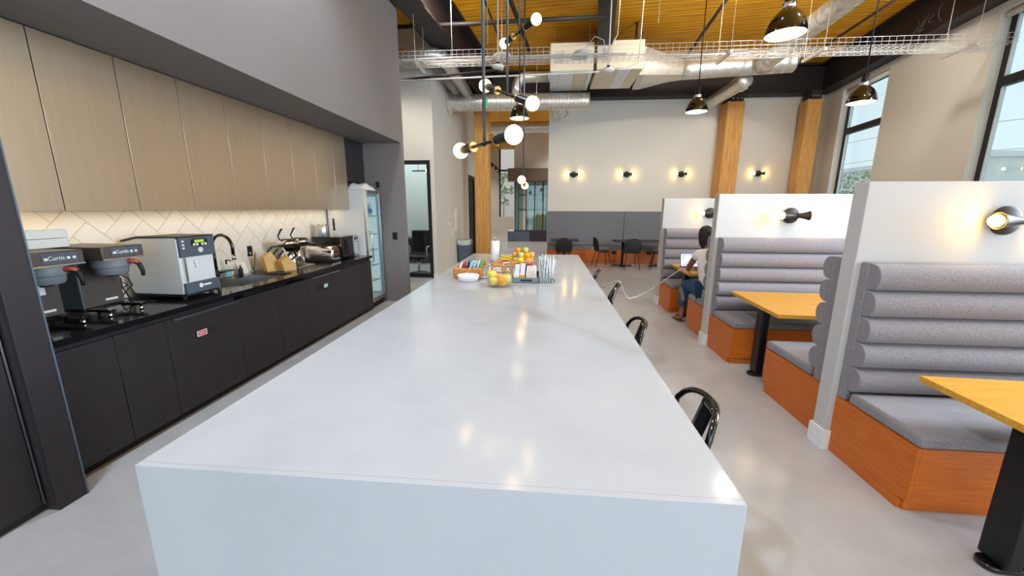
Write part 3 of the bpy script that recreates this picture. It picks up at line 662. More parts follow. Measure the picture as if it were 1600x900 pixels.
t = thing('pepper_mill', 'slim black and clear mill behind the steel canister', 'mill', (-3.28, 5.8, 1.226))
MB().lathe([(.026, 1.226), (.028, 1.23), (.024, 1.28), (.02, 1.3)], (-3.28, 5.8, 0), 14).build('jar', 'clear_glass', t, smooth=True); MB().lathe([(.02, 1.3), (.014, 1.33), (.018, 1.4), (.012, 1.45), (.016, 1.47), (.001, 1.485)], (-3.28, 5.8, 0), 14).build('top', 'matte_black', t, smooth=True)
# glass door fridge
t = thing('glass_fridge', 'tall white glass door drinks fridge at the end of the counter', 'fridge', (-3.12, 6.25, 0))
fy0, fy1, fz = 5.97, 6.53, 1.92
MB().box(-3.46, -2.87, fy0, fy0+.03, .1, fz).box(-3.46, -2.87, fy1-.03, fy1, .1, fz).box(-3.46, -3.42, fy0+.03, fy1-.03, .1, fz).box(-3.42, -2.87, fy0+.03, fy1-.03, fz-.05, fz).box(-3.42, -2.87, fy0+.03, fy1-.03, .1, .16).build('cabinet', 'white_plastic', t)
MB().box(-3.44, -2.88, fy0+.01, fy1-.01, 0, .099).build('plinth', 'matte_black', t)
dr = MB()
dr.box(-2.869, -2.825, fy0, fy0+.055, .1, fz).box(-2.869, -2.825, fy1-.045, fy1, .1, fz).box(-2.869, -2.825, fy0+.055, fy1-.045, fz-.05, fz).box(-2.869, -2.825, fy0+.055, fy1-.045, .1, .17)
dr = dr.build('door', 'brushed_steel', t, bevel=.003)
MB().box(-2.8249, -2.822, fy0+.002, fy0+.05, .12, fz-.01).build('frame_trim', 'cream_plastic', dr)
MB().box(-2.85, -2.844, fy0+.055, fy1-.045, .17, fz-.05).build('pane', 'fridge_glass', dr)
MB().tube([(-2.822, fy0+.03, .78), (-2.775, fy0+.03, .79), (-2.77, fy0+.03, .85), (-2.77, fy0+.03, 1.2), (-2.775, fy0+.03, 1.27), (-2.822, fy0+.03, 1.28)], .011, 10).build('handle', 'chrome', dr, smooth=True)
MB().box(-3.41, -2.9, fy1-.05, fy1-.031, .2, fz-.1).build('inner_light', 'fridge_led', t)
for z in (.42, .68, .94, 1.2, 1.5):
    q = MB().box(-2.9, -2.89, fy0+.035, fy1-.055, z, z+.02).box(-3.41, -3.4, fy0+.035, fy1-.055, z, z+.02)
    for i in range(9): q.cyl((-3.4, fy0+.05+i*.055, z+.008), (-2.9, fy0+.05+i*.055, z+.008), .004, n=5)
    q.build('wire_shelf', 'white_plastic', t)
def bottle(x, y, z, lab, grp, c='water_blue'):
    t = thing('drink_bottle', lab, 'bottle', (x, y, z), grp)
    MB().lathe([(.028, z), (.031, z+.01), (.031, z+.13), (.014, z+.17), (.012, z+.19)], (x, y, 0), 12).build('body', 'fridge_glass', t, smooth=True)
    MB().lathe([(.0315, z+.04), (.0318, z+.041), (.0318, z+.11), (.0315, z+.111)], (x, y, 0), 12).build('wrapper', c, t, smooth=True); MB().cyl((x, y, z+.19), (x, y, z+.205), .014, n=10).build('cap', 'white_plastic', t)
for i in range(3):
    for j in range(5): bottle(-2.95-.08*i, 6.08+.075*j, 1.521, 'blue labelled water bottle on the top shelf of the glass fridge', 'water bottles in the fridge')
for i, (yy, zz, c) in enumerate(((6.12, 1.22, 'snack_red'), (6.24, 1.22, 'snack_white'), (6.1, .96, 'snack_orange'))):
    bottle(-2.97, yy, zz, ('red', 'white', 'orange')[i]+' labelled bottle on a middle fridge shelf', 'odd bottles in the fridge', c)
# towel bundle on the fridge
random.seed(11); rows = []
for i in range(9):
    r = []
    for j in range(17):
        u, v = -1+2*i/8, -1+2*j/16; h = max(0, (1-u**4)*(1-v**4))
        r.append((-2.99+.15*u, 6.2+.24*v, 1.922+.1*h**.6+.018*h*math.sin(5*v+3*u)+.01*h*random.random()))
    rows.append(r)
q = MB().grid(rows)
tag(q.build('folded_towel', 'paper', smooth=True, sub=1), 'crumpled white towel bundle on top of the glass fridge', 'towel')
MB_f = MB().box(-2.88, -2.82, 5.955, 5.966, 0, .06)
# ================================================================ island
IX0, IX1, IY0, IY1, IZ = -1.2, .533, .912, 6.38, .9
t = thing('kitchen_island', 'long white quartz island with waterfall ends in the middle', 'island', ((IX0+IX1)/2, (IY0+IY1)/2, 0))
MB().box(IX0, IX1, IY0+.02, IY1-.02, IZ-.05, IZ).build('top_slab', 'quartz', t)
MB().box(IX0, IX1, IY0, IY0+.02, 0, IZ).build('waterfall_panel', 'quartz', t, bevel=.0012)
MB().box(IX0, IX1, IY1-.02, IY1, 0, IZ).build('waterfall_panel', 'quartz', t, bevel=.0012)
MB().box(IX0+.03, IX1-.42, IY0+.0505, IY1-.0505, .08, IZ-.0505).build('carcass', 'dark_panel', t)
MB().box(IX0+.09, IX1-.46, IY0+.06, IY1-.06, 0, .0795).build('toe_kick', 'matte_black', t)
for k in range(8):
    a = IY0+.06+k*(IY1-IY0-.12)/8; MB().box(IX0+.008, IX0+.0295, a+.003, a+(IY1-IY0-.12)/8-.003, .09, IZ-.06).build('door', 'dark_panel', t, bevel=.002)
# ---------------------------------------------------------------- things on the island
def fruit(x, y, z, r, m, lab, grp, kind='apple', sc=(1, 1, .92)):
    t = thing(kind, lab, kind, (x, y, z-r*sc[2]), grp)
    k = 8; pr = []
    for i in range(k+1):
        a = math.pi*i/k; rr = r*math.sin(a)*(1.06 if i > 4 else .97); zz = -r*math.cos(a)*sc[2]
        if kind == 'apple' and i == k: zz -= r*.18
        pr.append((max(rr, 1e-4), zz))
    MB().lathe(pr, (x, y, z), 16).build('flesh', m, t, smooth=True)
    if kind == 'apple': MB().tube([(x, y, z+r*.7), (x+.004, y, z+r*1.05)], .002, 5).build('stem', 'stem_brown', t)
    else: MB().cyl((x, y, z+r*sc[2]*.97), (x, y, z+r*sc[2]*1.01), .004, n=6).build('stem', 'stem_brown', t)
# glass bowl of fruit
bx, by = -.45, 3.68
prof = [(.05, .9005), (.075, .903), (.115, .945), (.14, 1.0), (.152, 1.06), (.156, 1.095), (.152, 1.096), (.148, 1.06), (.136, 1.0), (.111, .95), (.072, .91), (.001, .908)]
t = thing('glass_bowl', 'clear glass bowl of yellow fruit at the front of the island spread', 'bowl', (bx, by, .9)); MB().lathe(prof, (bx, by, 0), 40).build('bowl', 'bowl_glass', t, smooth=True)
MB().tube([tuple(p) for p in arc((bx, by, 1.096), .154, 0, 2*math.pi*39/40, 39, (1, 0, 0), (0, 1, 0))], .0035, 6, closed=True).build('rim', 'rim_glass', t, smooth=True)
G = 'fruit in the clear glass bowl'; R_ = 1.1
fruit(bx-.045, by-.05, .958, .049, 'apple_yellow', 'pale yellow apple low on the left in the clear glass bowl', G)
fruit(bx+.04, by-.055, .96, .05, 'orange_fruit', 'bright yellow orange at the front of the clear glass bowl', G, 'orange', (1, 1, .96))
fruit(bx+.075, by+.025, .97, .052, 'apple_yellow', 'large yellow apple on the right in the clear glass bowl', G)
fruit(bx-.07, by+.03, 1.01, .05, 'apple_yellow', 'yellow apple high on the left in the clear glass bowl', G)
fruit(bx+.0, by+.035, .985, .042, 'peach', 'reddish apple at the back of the clear glass bowl', G)
# white dish
tag(MB().lathe([(.08, .9005), (.095, .902), (.11, .935), (.116, .962), (.112, .965), (.105, .94), (.085, .91), (.001, .908)], (-.8, 3.93, 0), 36).build('serving_dish', 'white_plastic', smooth=True), 'shallow round white dish beside the fruit bowl', 'dish')
# woven baskets
def basket(x0, x1, y0, y1, h, lab):
    t = thing('woven_basket', lab, 'basket', ((x0+x1)/2, (y0+y1)/2, .9))
    MB().box(x0+.012, x1-.012, y0+.012, y1-.012, .9005, .907).build('bottom', 'wicker', t)
    n = 7
    for k in range(n):
        q = MB(); z = .906+k*h/n; pts = []
        per = [(x0, y0), (x1, y0), (x1, y1), (x0, y1)]
        for e in range(4):
            a, b_ = per[e], per[(e+1) % 4]; m_ = max(6, int((abs(a[0]-b_[0])+abs(a[1]-b_[1]))/.012))
            nx, ny = (b_[1]-a[1]), -(b_[0]-a[0]); l = math.hypot(nx, ny); nx /= l; ny /= l
            for i in range(m_):
                f = i/m_; w_ = .006*(1 if ((i//2)+k) % 2 else -1); pts.append((a[0]+(b_[0]-a[0])*f+nx*w_, a[1]+(b_[1]-a[1])*f+ny*w_, z+.008))
        q.tube(pts, .0085, 5, closed=True).build('weave_row', 'wicker', t, smooth=True)
    q = MB().tube([(x0, y0, .906+h), (x1, y0, .906+h), (x1, y1, .906+h), (x0, y1, .906+h)], .011, 6, closed=True).build('rim', 'wicker', t)
    return t
basket(-.98, -.68, 4.05, 4.42, .1, 'honey woven basket of snack bars at the left of the island')
basket(-.62, -.3, 4.45, 4.75, .09, 'darker woven basket of packets behind the fruit bowl')
def packet(c, d, L, wd, th, m, lab, grp, name='snack_packet'):
    c = Vector(c); d = Vector(d).normalized(); s = d.cross(Vector((0, .3, 1))).normalized(); n = s.cross(d)
    q = MB(); rows = []
    for i in range(7):
        f = -1+2*i/6; h = th*(1-f**4)
        rows.append([c+d*(f*L/2)+s*(wd/2*math.cos(a))+n*(h*math.sin(a)+.001*math.sin(a)) for a in [2*math.pi*j/10 for j in range(11)]])
    q.grid(rows); q.f.append(tuple(range(10))); q.f.append(tuple(60+i+6 for i in range(10)))
    t = thing(name, lab, 'packet', c-Vector((0, 0, th)), grp)
    q.build('pouch', m, t, smooth=True)
    e = MB()
    for sg in (-1, 1): e.bar(c+d*(sg*L/2*.97), c+d*(sg*L/2*1.1), wd, .003, up=n)
    e.build('seal', m, t)
random.seed(5)
cols = [('snack_white', 'white'), ('snack_red', 'dark red'), ('snack_navy', 'navy'), ('snack_blue', 'pale blue'), ('snack_blue', 'light blue'), ('snack_white', 'silvery'), ('snack_green', 'green')]
for k, (m_, nm) in enumerate(cols):
    x = -.945+k*.04; packet((x, 4.2+.02*(k % 3), 1.0+.004*k), (.25, .35, .9), .14, .05, .014, m_, nm+' snack bar standing in the honey woven basket', 'snack bars in the left basket')
for k, (x, y, m_, nm) in enumerate(((-.8, 4.34, 'snack_blue', 'aqua'), (-.74, 4.38, 'snack_green', 'leaf green'), (-.86, 4.36, 'snack_white', 'cream'))):
    packet((x, y, 1.02), (.7, .3, .35), .15, .05, .014, m_, nm+' snack bar lying at the back of the honey basket', 'snack bars in the left basket')
for k, (x, y, z, m_, nm) in enumerate(((-.56, 4.52, 1.0, 'snack_orange', 'orange'), (-.48, 4.55, 1.0, 'snack_white', 'white'), (-.4, 4.6, .99, 'snack_orange', 'amber'), (-.52, 4.66, 1.0, 'snack_red', 'red'))):
    packet((x, y, z), (1, .25*k-.4, .15), .14, .07, .016, m_, nm+' packet lying in the darker basket', 'packets in the rear basket')
for k, (x, y, m_, nm, dd) in enumerate(((-.62, 4.08, 'snack_white', 'white', (1, .5, .1)), (-.52, 4.16, 'snack_orange', 'orange', (1, -.3, .1)), (-.44, 4.02, 'plastic_wrap', 'clear', (1, .6, 0)), (-.36, 4.12, 'snack_orange', 'deep orange', (1, .2, .2)), (-.6, 4.26, 'snack_navy', 'blue and white', (1, -.5, .1)))):
    packet((x, y, .917), dd, .13, .06, .013, m_, nm+' packet on the counter behind the fruit bowl', 'packets on the island')
# paper towel
t = thing('paper_towel', 'upright white paper towel roll on a wire stand', 'paper towel', (-.71, 5.42, .9))
MB().lathe([(.075, .9005), (.075, .91), (.07, .913), (.001, .914)], (-.71, 5.42, 0), 24).build('stand', 'chrome', t, auto=True)
MB().lathe([(.02, .916), (.058, .916), (.06, .92), (.06, 1.19), (.058, 1.194), (.02, 1.194), (.02, .916)], (-.71, 5.42, 0), 32).build('roll', 'paper', t, auto=True)
MB().cyl((-.71, 5.42, .914), (-.71, 5.42, 1.235), .006).ball((-.71, 5.42, 1.24), .012).build('spindle', 'chrome', t, smooth=True)
MB().tube([(-.62, 5.4, .905), (-.62, 5.4, 1.03)]+[tuple(p) for p in arc((-.605, 5.4, 1.03), .016, math.pi, 0, 6, (1, 0, 0), (0, 0, 1))]+[(-.589, 5.4, 1.0)], .004, 6).build('arm', 'chrome', t, smooth=True)
# bananas
def banana(x, y, z, a, lift, lab):
    pts = []; rr = []
    for i in range(9):
        f = -1+i/4; c = Vector((x, y, z)); u = Vector((math.cos(a), math.sin(a), 0))
        pts.append(c+u*(.095*f)+Vector((0, 0, lift*f*f))); rr.append(.019*(1-.75*abs(f)**3.5)+.002)
    t = thing('banana', lab, 'banana', (x, y, z-.02), 'bananas by the paper towel')
    MB().tube(pts, rr, 8).build('peel', 'banana', t, smooth=True); MB().tube([pts[-1], pts[-1]+(pts[-1]-pts[-2])*.8], [.006, .005], 6).build('stem', 'stem_brown', t)
banana(-.53, 5.2, .921, .1, .035, 'lowest banana lying on the island'); banana(-.53, 5.23, .955, -.05, .03, 'middle banana of the small bunch'); banana(-.51, 5.25, .985, .15, .035, 'top banana of the small bunch')
# wooden bowl with a heap of fruit
fx, fy = -.3, 5.2
tag(MB().lathe([(.07, .9005), (.09, .903), (.14, .93), (.165, .965), (.16, .968), (.135, .938), (.085, .912), (.001, .91)], (fx, fy, 0), 32).build('fruit_bowl', 'wicker', smooth=True), 'low brown bowl under the heap of apples and oranges', 'bowl')
G = 'heap of fruit behind the tray'
for (dx, dy, z, r, m_, lab, kd) in ((-.1, -.03, .965, .042, 'apple_green', 'green apple low on the left of the fruit heap', 'apple'), (-.03, -.09, .965, .044, 'apple_yellow', 'yellow apple low at the front of the fruit heap', 'apple'), (.07, -.07, .965, .042, 'peach', 'peach coloured apple low at the front of the fruit heap', 'apple'), (.1, .02, .965, .043, 'orange_fruit', 'orange low on the right of the fruit heap', 'orange'), (0, .08, .965, .043, 'apple_yellow', 'yellow apple low at the back of the fruit heap', 'apple'),
                                (-.115, -.0, 1.035, .04, 'peach', 'blushed apple on the left shoulder of the fruit heap', 'apple'), (-.03, -.05, 1.035, .044, 'apple_green', 'pale green apple in the middle of the fruit heap', 'apple'), (.055, -.04, 1.03, .046, 'orange_fruit', 'large orange in the middle of the fruit heap', 'orange'), (.115, .03, 1.035, .04, 'peach', 'apricot coloured fruit on the right of the fruit heap', 'orange'), (-.07, .03, 1.09, .038, 'orange_fruit', 'orange near the top of the fruit heap', 'orange'), (.03, .02, 1.095, .042, 'apple_green', 'green apple on top of the fruit heap', 'apple')):
    fruit(fx+dx, fy+dy, z, r, m_, lab, G, kd)
# black sorting tray with tea boxes and straws
tx0, tx1, ty0, ty1 = -.33, -.07, 3.86, 4.22
t = thing('sorting_tray', 'black open tray of tea boxes and stirrers', 'tray', ((tx0+tx1)/2, (ty0+ty1)/2, .9))
MB().box(tx0, tx1, ty0, ty1, .9005, .906).build('bottom', 'matte_black', t)
q = MB().box(tx0, tx1, ty0, ty0+.006, .9065, .955).build('front', 'grey_plastic', t); MB().box(tx0, tx1, ty1-.006, ty1, .9065, .97).build('back', 'matte_black', t)
for x in (tx0, (tx0+tx1)/2-.003, tx1-.006): MB().box(x, x+.006, ty0+.0065, ty1-.0065, .9065, .96).build('divider', 'matte_black', t)
qq = MB().prism(rrect(-.25, -.13, .918, .938, .009), 'y', ty0-.0015, ty0-.0002); qq.build('finger_slot', 'matte_black', t)
def tbox(x0, x1, y0, y1, h0, h1, m_, m2, lab):
    t = thing('tea_box', lab, 'box', ((x0+x1)/2, (y0+y1)/2, .907), 'tea boxes in the tray')
    MB().box(x0, x1, y0, y1, .907, h0).build('carton', m2, t)
    MB().hexa([(x0+.002, y0+.005, h0+.0005), (x1-.002, y0+.005, h0+.0005), (x1-.002, y1, h0+.0005), (x0+.002, y1, h0+.0005)], [(x0+.004, y0+.03, h0+.012), (x1-.004, y0+.03, h0+.012), (x1-.004, y1-.002, h1), (x0+.004, y1-.002, h1)]).build('sachet', m_, t)
tbox(-.32, -.262, 3.89, 4.1, .985, 1.06, 'paper_cool', 'paper', 'tea box with pale blue sachets in the black tray')
tbox(-.258, -.208, 3.88, 4.1, .98, 1.07, 'paper_lilac', 'orange_box', 'orange tea box with white sachets in the black tray')
for k in range(6):
    x = -.19+k*.02; tag(MB().hexa([(x-.008, 3.875, .908), (x+.008, 3.875, .908), (x+.008, 3.882, .908), (x-.008, 3.882, .908)], [(x*.85-.03, 4.05, 1.05), (x*.85-.018, 4.05, 1.05), (x*.85-.018, 4.058, 1.05), (x*.85-.03, 4.058, 1.05)]).build('sugar_stick', 'paper'), ('leftmost', 'second', 'third', 'fourth', 'fifth', 'rightmost')[k]+' white sugar stick fanned at the front of the black tray', 'sugar stick', 'sugar sticks in the tray')
packet((-.15, 4.14, 1.03), (.2, .3, .9), .1, .05, .016, 'pink_wrap', 'hot pink sweet packet at the back of the black tray', 'packets on the island'); packet((-.2, 4.17, 1.0), (.1, .3, .9), .1, .04, .012, 'snack_navy', 'navy sweet packet at the back of the black tray', 'packets on the island'); packet((-.11, 4.16, 1.0), (-.2, .3, .9), .1, .04, .012, 'snack_white', 'white sweet packet at the back of the black tray', 'packets on the island')
# clear caddy of wrapped cutlery
t = thing('cutlery_caddy', 'clear plastic caddy of wrapped cutlery at the tray side', 'caddy', (.01, 3.95, .9))
cx0, cx1, cy0, cy1 = -.055, .085, 3.87, 4.05
MB().box(cx0, cx1, cy0, cy1, .9005, .904).box(cx0, cx1, cy0, cy0+.003, .9045, .99).box(cx0, cx1, cy1-.003, cy1, .9045, 1.02).box(cx0, cx0+.003, cy0+.0035, cy1-.0035, .9045, 1.0).box(cx1-.003, cx1, cy0+.0035, cy1-.0035, .9045, 1.0).build('box', 'clear_glass', t)
MB().tube([tuple(p) for p in arc((.075, 3.865, .93), .018, -.6, 4.2, 10, (1, 0, 0), (0, 0, 1))], .004, 6).build('clip', 'matte_black', t, smooth=True)
random.seed(9)
for k in range(28):
    x = cx0+.016+(k % 6)*.0215; y = cy0+.02+(k//6)*.032; dx, dy = random.uniform(-.25, .12), random.uniform(-.1, .15); p = Vector((x, y, .906)); d = Vector((dx, dy, 1)).normalized(); L = random.uniform(.22, .29)
    c = thing('cutlery_pack', 'clear wrapped cutlery pack standing in the plastic caddy', 'cutlery', p, 'wrapped cutlery in the caddy')
    MB().bar(p, p+d*L, .028, .006).build('wrapper', 'plastic_wrap', c, bevel=.002)
    MB().bar(p+d*.02, p+d*(L-.02), .008, .008).build('utensil', 'white_plastic' if k % 3 else 'slate_plastic', c)
# ================================================================ island stools
def make_stool():
    t = thing('metal_stool', '', 'stool', (0, 0, 0), 'black metal stools along the island', world=False)
    MB().prism(rrect(-.17, .17, -.17, .17, .05), 'z', .62, .645).build('seat', 'gloss_black', t, bevel=.006)
    for sx in (-1, 1):
        for sy in (-1, 1): MB().tube([(sx*.14, sy*.14, .62), (sx*.2, sy*.2, 0)], [.02, .014], 8).build('leg', 'gloss_black', t, smooth=True)
    q = [(.185, -.185), (.185, .185), (-.185, .185), (-.185, -.185)]
    for i in range(4): MB().bar((*q[i], .22), (*q[(i+1) % 4], .22), .012, .025).build('footrest', 'gloss_black', t)
    pts = [(.13, -.165, .64), (.155, -.178, .74)]
    for i in range(15):
        u = -1+2*i/14; pts.append((.165+.075*(1-u*u), .178*u*(1-.05*(1-abs(u))), .86-.075*abs(u)**5))
    pts += [(.155, .178, .74), (.13, .165, .64)]
    MB().tube(pts, .0135, 10).build('back_frame', 'gloss_black', t, smooth=True)
    rows = []
    for i in range(8):
        f = i/7; rows.append([(.165+.065*f, -.055+.11*j/4, .645+.205*f) for j in range(5)])
    MB().grid(rows).build('back_splat', 'gloss_black', t, smooth=True, solid=.004)
    for sy in (-1, 1): MB().bar((.14, sy*.15, .66), (.16, sy*.178, .75), .05, .004, up=(1, 0, 0)).build('gusset', 'gloss_black', t)
    return t
st = make_stool()
for k, (x, y, rz, lab) in enumerate(((.47, 1.56, 0, 'black metal stool nearest the camera at the island'), (.48, 2.72, .03, 'black metal stool second from the near island end'), (.555, 4.12, -.3, 'black metal stool third along, with the white cord over it'), (.49, 5.12, -.25, 'black metal stool nearest the far island end'))):
    o = st if k == 0 else dup(st, (0, 0, 0)); o.location = (x, y, 0); o.rotation_euler.z = rz; o['label'] = lab
# ================================================================ booths
BX0, BX1 = 1.965, 3.6; TH = .12; HP = 1.815
PY = (2.62, 4.72, 6.83)
names = ('nearest', 'middle', 'farthest')
for k, y in enumerate(PY):
    t = thing('booth_partition', names[k]+' white booth partition with a sconce', 'partition', ((BX0+BX1)/2, y+TH/2, 0), 'white booth partitions')
    MB().box(BX0, BX1, y, y+TH, 0, HP).build('panel', 'partition_paint', t, bevel=.004)
    MB().box(BX0-.015, BX0-.0005, y-.012, y+TH+.012, 0, .14).box(BX0-.0005, BX0+.04, y-.013, y-.0005, 0, .14).box(BX0-.0005, BX0+.04, y+TH+.0005, y+TH+.013, 0, .14).build('base_block', 'trim_white', t)
def bench(y, s, lab, wx_=0, D_=.8):
    """bench against a partition face at y; s=-1 faces the camera, s=1 faces away"""
    x0, x1 = 2.0+wx_, 3.58; t = thing('booth_bench', lab, 'bench', ((x0+x1)/2, y+s*.3, 0), 'upholstered booth benches')
    D, B0, B1 = (.6, .07, .085) if s < 0 else (D_, .17, .085)
    MB().prism([(y+s*.002, .001), (y+s*(D-.05), .001), (y+s*(D-.05), .075), (y+s*(D-.001), .075), (y+s*(D-.001), .4), (y+s*.002, .4)], 'x', x0, x0+.02).build('side_panel', 'booth_wood', t)
    MB().box(x0+.0205, x1, y+s*(D-.02), y+s*D, .075, .4).build('front_panel', 'booth_wood', t)
    MB().box(x0+.0205, x1, y+s*(D-.05), y+s*(D-.03), 0, .074).build('toe_kick', 'booth_wood', t)
    MB().box(x0+.0205, x1, y+s*.003, y+s*(D-.051), .38, .3995).build('seat_deck', 'booth_wood', t)
    MB().box(x0, x1, y+s*(B0+.03), y+s*(D+.01), .401, .475).build('seat_cushion', 'grey_fabric', t, bevel=.022, seg=3)
    MB().box(x0, x1, y+s*.003, y+s*B0, .401, 1.325).build('back_pad', 'grey_fabric', t, bevel=.01)
    n = 5; h = (1.325-.478)/n
    for i in range(n):
        z0 = .478+i*h; pf = [(y+s*(B0+.0005), z0+.002)]
        for j in range(11):
            a = math.pi*j/10; pf.append((y+s*(B0+.005+B1*math.sin(a)**.75), z0+h/2-(h/2-.003)*math.cos(a)))
        pf.append((y+s*(B0+.0005), z0+h-.002))
        MB().prism(pf, 'x', x0+.003, x1).build('channel_cushion', 'grey_fabric', t, bevel=.012)
    return t
bench(PY[0], -1, 'grey channelled booth bench nearest the camera on orange wood')
bench(PY[0]+TH, 1, 'booth bench seen from its side behind the nearest partition', .03)
bench(PY[1], -1, 'grey channelled booth bench facing the camera on the middle partition')
bench(PY[1]+TH, 1, 'booth bench the seated person sits on', .03, .7)
bench(PY[2], -1, 'grey channelled booth bench on the farthest partition')
def table(yc, dy, lab, lo=-.1):
    t = thing('booth_table', lab, 'table', (2.75, yc, 0), 'wooden booth tables', world=False, rotz=math.radians(-3))
    MB().box(-.68, .78, -dy, dy, .705, .74).build('table_top', 'table_wood', t, bevel=.003)
    MB().box(-.64, .7, lo-.05, lo+.05, .69, .7045).box(-.62, -.56, -dy*.68, dy*.68, .69, .7045).build('subframe', 'matte_black', t)
    for xx in (-.6, .55):
        MB().box(xx-.035, xx+.035, lo-.065, lo+.065, .03, .6895).build('leg', 'black_metal', t, bevel=.01)
    MB().prism(rrect(-.68, .68, lo-.05, lo+.05, .045), 'z', .001, .03).build('foot', 'gloss_black', t, bevel=.006)
table(1.68, .49, 'wooden booth table nearest the camera at the right edge', 0)
table(3.93, .5, 'empty wooden booth table between the nearest and middle partitions')
table(6.1, .5, 'wooden booth table with the open laptop')
# sconces
def make_sconce():
    t = thing('wall_sconce', '', 'sconce', (0, 0, 0), world=False)      # mounted on a face looking to -y
    MB().lathe([(.075, 0), (.075, .012), (.06, .02), (.001, .022)], (0, 0, 0), 28, axis=(0, -1, 0)).build('backplate', 'bronze_metal', t, auto=True)
    MB().cyl((0, -.02, 0), (0, -.075, 0), .014, n=12).build('arm', 'bronze_metal', t, smooth=True)
    for s in (-1, 1):
        sh = MB().lathe([(.018, 0), (.022, .03), (.03, .07), (.042, .115), (.046, .122), (.043, .121), (.036, .1), (.02, .06), (.001, .055)], (0, -.085, 0), 22, axis=(s, 0, 0)).build('shade', 'bronze_metal', t, smooth=True)
        MB().ball((s*.128, -.085, 0), .03, n=14).build('bulb', 'sconce_bulb', sh, smooth=True)
    return t
sc0 = make_sconce()
spots = [(2.76, PY[0], 1.585, 'wall sconce on the nearest booth partition'), (2.76, PY[1], 1.575, 'wall sconce on the middle booth partition'), (2.72, PY[2], 1.575, 'wall sconce on the farthest booth partition'),
         (.79, 12.25, 2.64, 'leftmost sconce on the far white wall'), (2.365, 12.25, 2.64, 'middle sconce of the three on the far white wall'), (3.94, 12.25, 2.64, 'sconce on the far wall left of the timber post'), (6.1, 12.25, 2.65, 'sconce on the far wall between the two timber posts')]
for k, (x, y, z, lab) in enumerate(spots):
    o = sc0 if k == 0 else dup(sc0, (0, 0, 0)); o.location = (x, y-.001, z); o.scale = (1.15, 1.15, 1.15); o['label'] = lab; o['group'] = 'paired bulb wall sconces'
# laptop
t = thing('laptop', 'open silver laptop with a lit screen on the booth table', 'laptop', (2.24, 6.05, .742), world=False, rotz=math.radians(-4))
MB().prism(rrect(-.155, .155, -.11, .11, .012), 'z', 0, .014).build('base', 'brushed_steel', t)
MB().box(-.135, .135, -.02, .085, .0141, .0155).build('keyboard', 'matte_black', t); MB().box(-.05, .05, -.1, -.03, .0141, .0148).build('trackpad', 'grey_plastic', t)
lid = MB().hexa([(-.155, .106, .016), (.155, .106, .016), (.155, .112, .016), (-.155, .112, .016)], [(-.155, .168, .225), (.155, .168, .225), (.155, .174, .225), (-.155, .174, .225)]).build('lid', 'matte_black', t)
def scr(x0, x1, f0, f1, m_, e): 
    P = lambda x, f: (x, .106+.062*f-e, .016+.209*f+.3*e)
    q = MB().add([P(x0, f0), P(x1, f0), P(x1, f1), P(x0, f1)], [(0, 1, 2, 3)]); return q
scr(-.145, .145, .06, .96, 'screen', .0012).build('screen', 'screen', lid)
for (a, b_, c, d_) in ((-.13, .1, .86, .9), (-.13, -.09, .78, .81), (-.13, -.08, .68, .71), (-.13, -.09, .58, .61), (-.06, .08, .42, .44), (.06, .1, .25, .32), (-.12, .05, .16, .19)):
    scr(a, b_, c, d_, '', .0018).build('screen_mark', 'screen_mark', lid)
# cord from laptop to the stool and the island
pts = [(2.1, 6.0, .757), (2.03, 5.99, .735), (1.79, 5.85, .608), (1.36, 5.2, .553), (1.1, 4.8, .561), (.94, 4.45, .65), (.83, 4.22, .83), (.79, 4.15, .885), (.72, 4.25, .84), (.62, 4.5, .72), (.55, 4.75, .68), (.45, 4.85, .66)]
sm = []
for i in range(len(pts)-1):
    p0, p1, p2, p3 = [Vector(pts[max(0, min(len(pts)-1, i+k))]) for k in (-1, 0, 1, 2)]
    for j in range(6):
        u = j/6; sm.append(.5*((2*p1)+(p2-p0)*u+(2*p0-5*p1+4*p2-p3)*u*u+(3*p1-p0-3*p2+p3)*u**3))
sm.append(Vector(pts[-1]))
tag(MB().tube(sm, .0055, 6).build('charging_cord', 'cable_white', smooth=True), 'white charging cord slung from the laptop to the island', 'cord')
# ================================================================ the person in the middle booth
def skin(name, verts, edges, radii, m_, parent, root=0, sub=2):
    me = bpy.data.meshes.new(name); off = OFF.get(parent.name, Vector((0, 0, 0)))
    me.from_pydata([Vector(v)-off for v in verts], edges, []); me.materials.append(M[m_])
    o = bpy.data.objects.new(name, me); COL.objects.link(o); o.parent = parent; OFF[o.name] = off.copy()
    o.modifiers.new('skin', 'SKIN'); o.modifiers['skin'].use_smooth_shade = True
    q = o.modifiers.new('sub', 'SUBSURF'); q.levels = sub; q.render_levels = sub
    for i, v in enumerate(me.skin_vertices[0].data):
        r = radii[i]; v.radius = (r, r) if not isinstance(r, tuple) else r; v.use_root = i == root
    return o
px_, hy = 2.22, 5.3            # seated facing +y, near the aisle end of the bench
t = thing('person', 'seated person in a white top and blue jeans typing on a laptop', 'person', (px_, hy, 0))
V = {}; order = []
def jv(k, p, r): V[k] = (len(order), p, r); order.append((p, r))
jv('pelvis', (px_, hy, .58), (.135, .11)); jv('waist', (px_, hy+.04, .74), (.12, .095)); jv('chest', (px_, hy+.12, .95), (.135, .1)); jv('neck0', (px_, hy+.18, 1.09), (.065, .06)); jv('neck1', (px_-.02, hy+.225, 1.155), .046); jv('head0', (px_-.03, hy+.27, 1.225), (.066, .075)); jv('head1', (px_-.03, hy+.275, 1.31), (.07, .08)); jv('head2', (px_-.03, hy+.265, 1.365), (.042, .047)); jv('nose', (px_-.03, hy+.355, 1.25), .018)
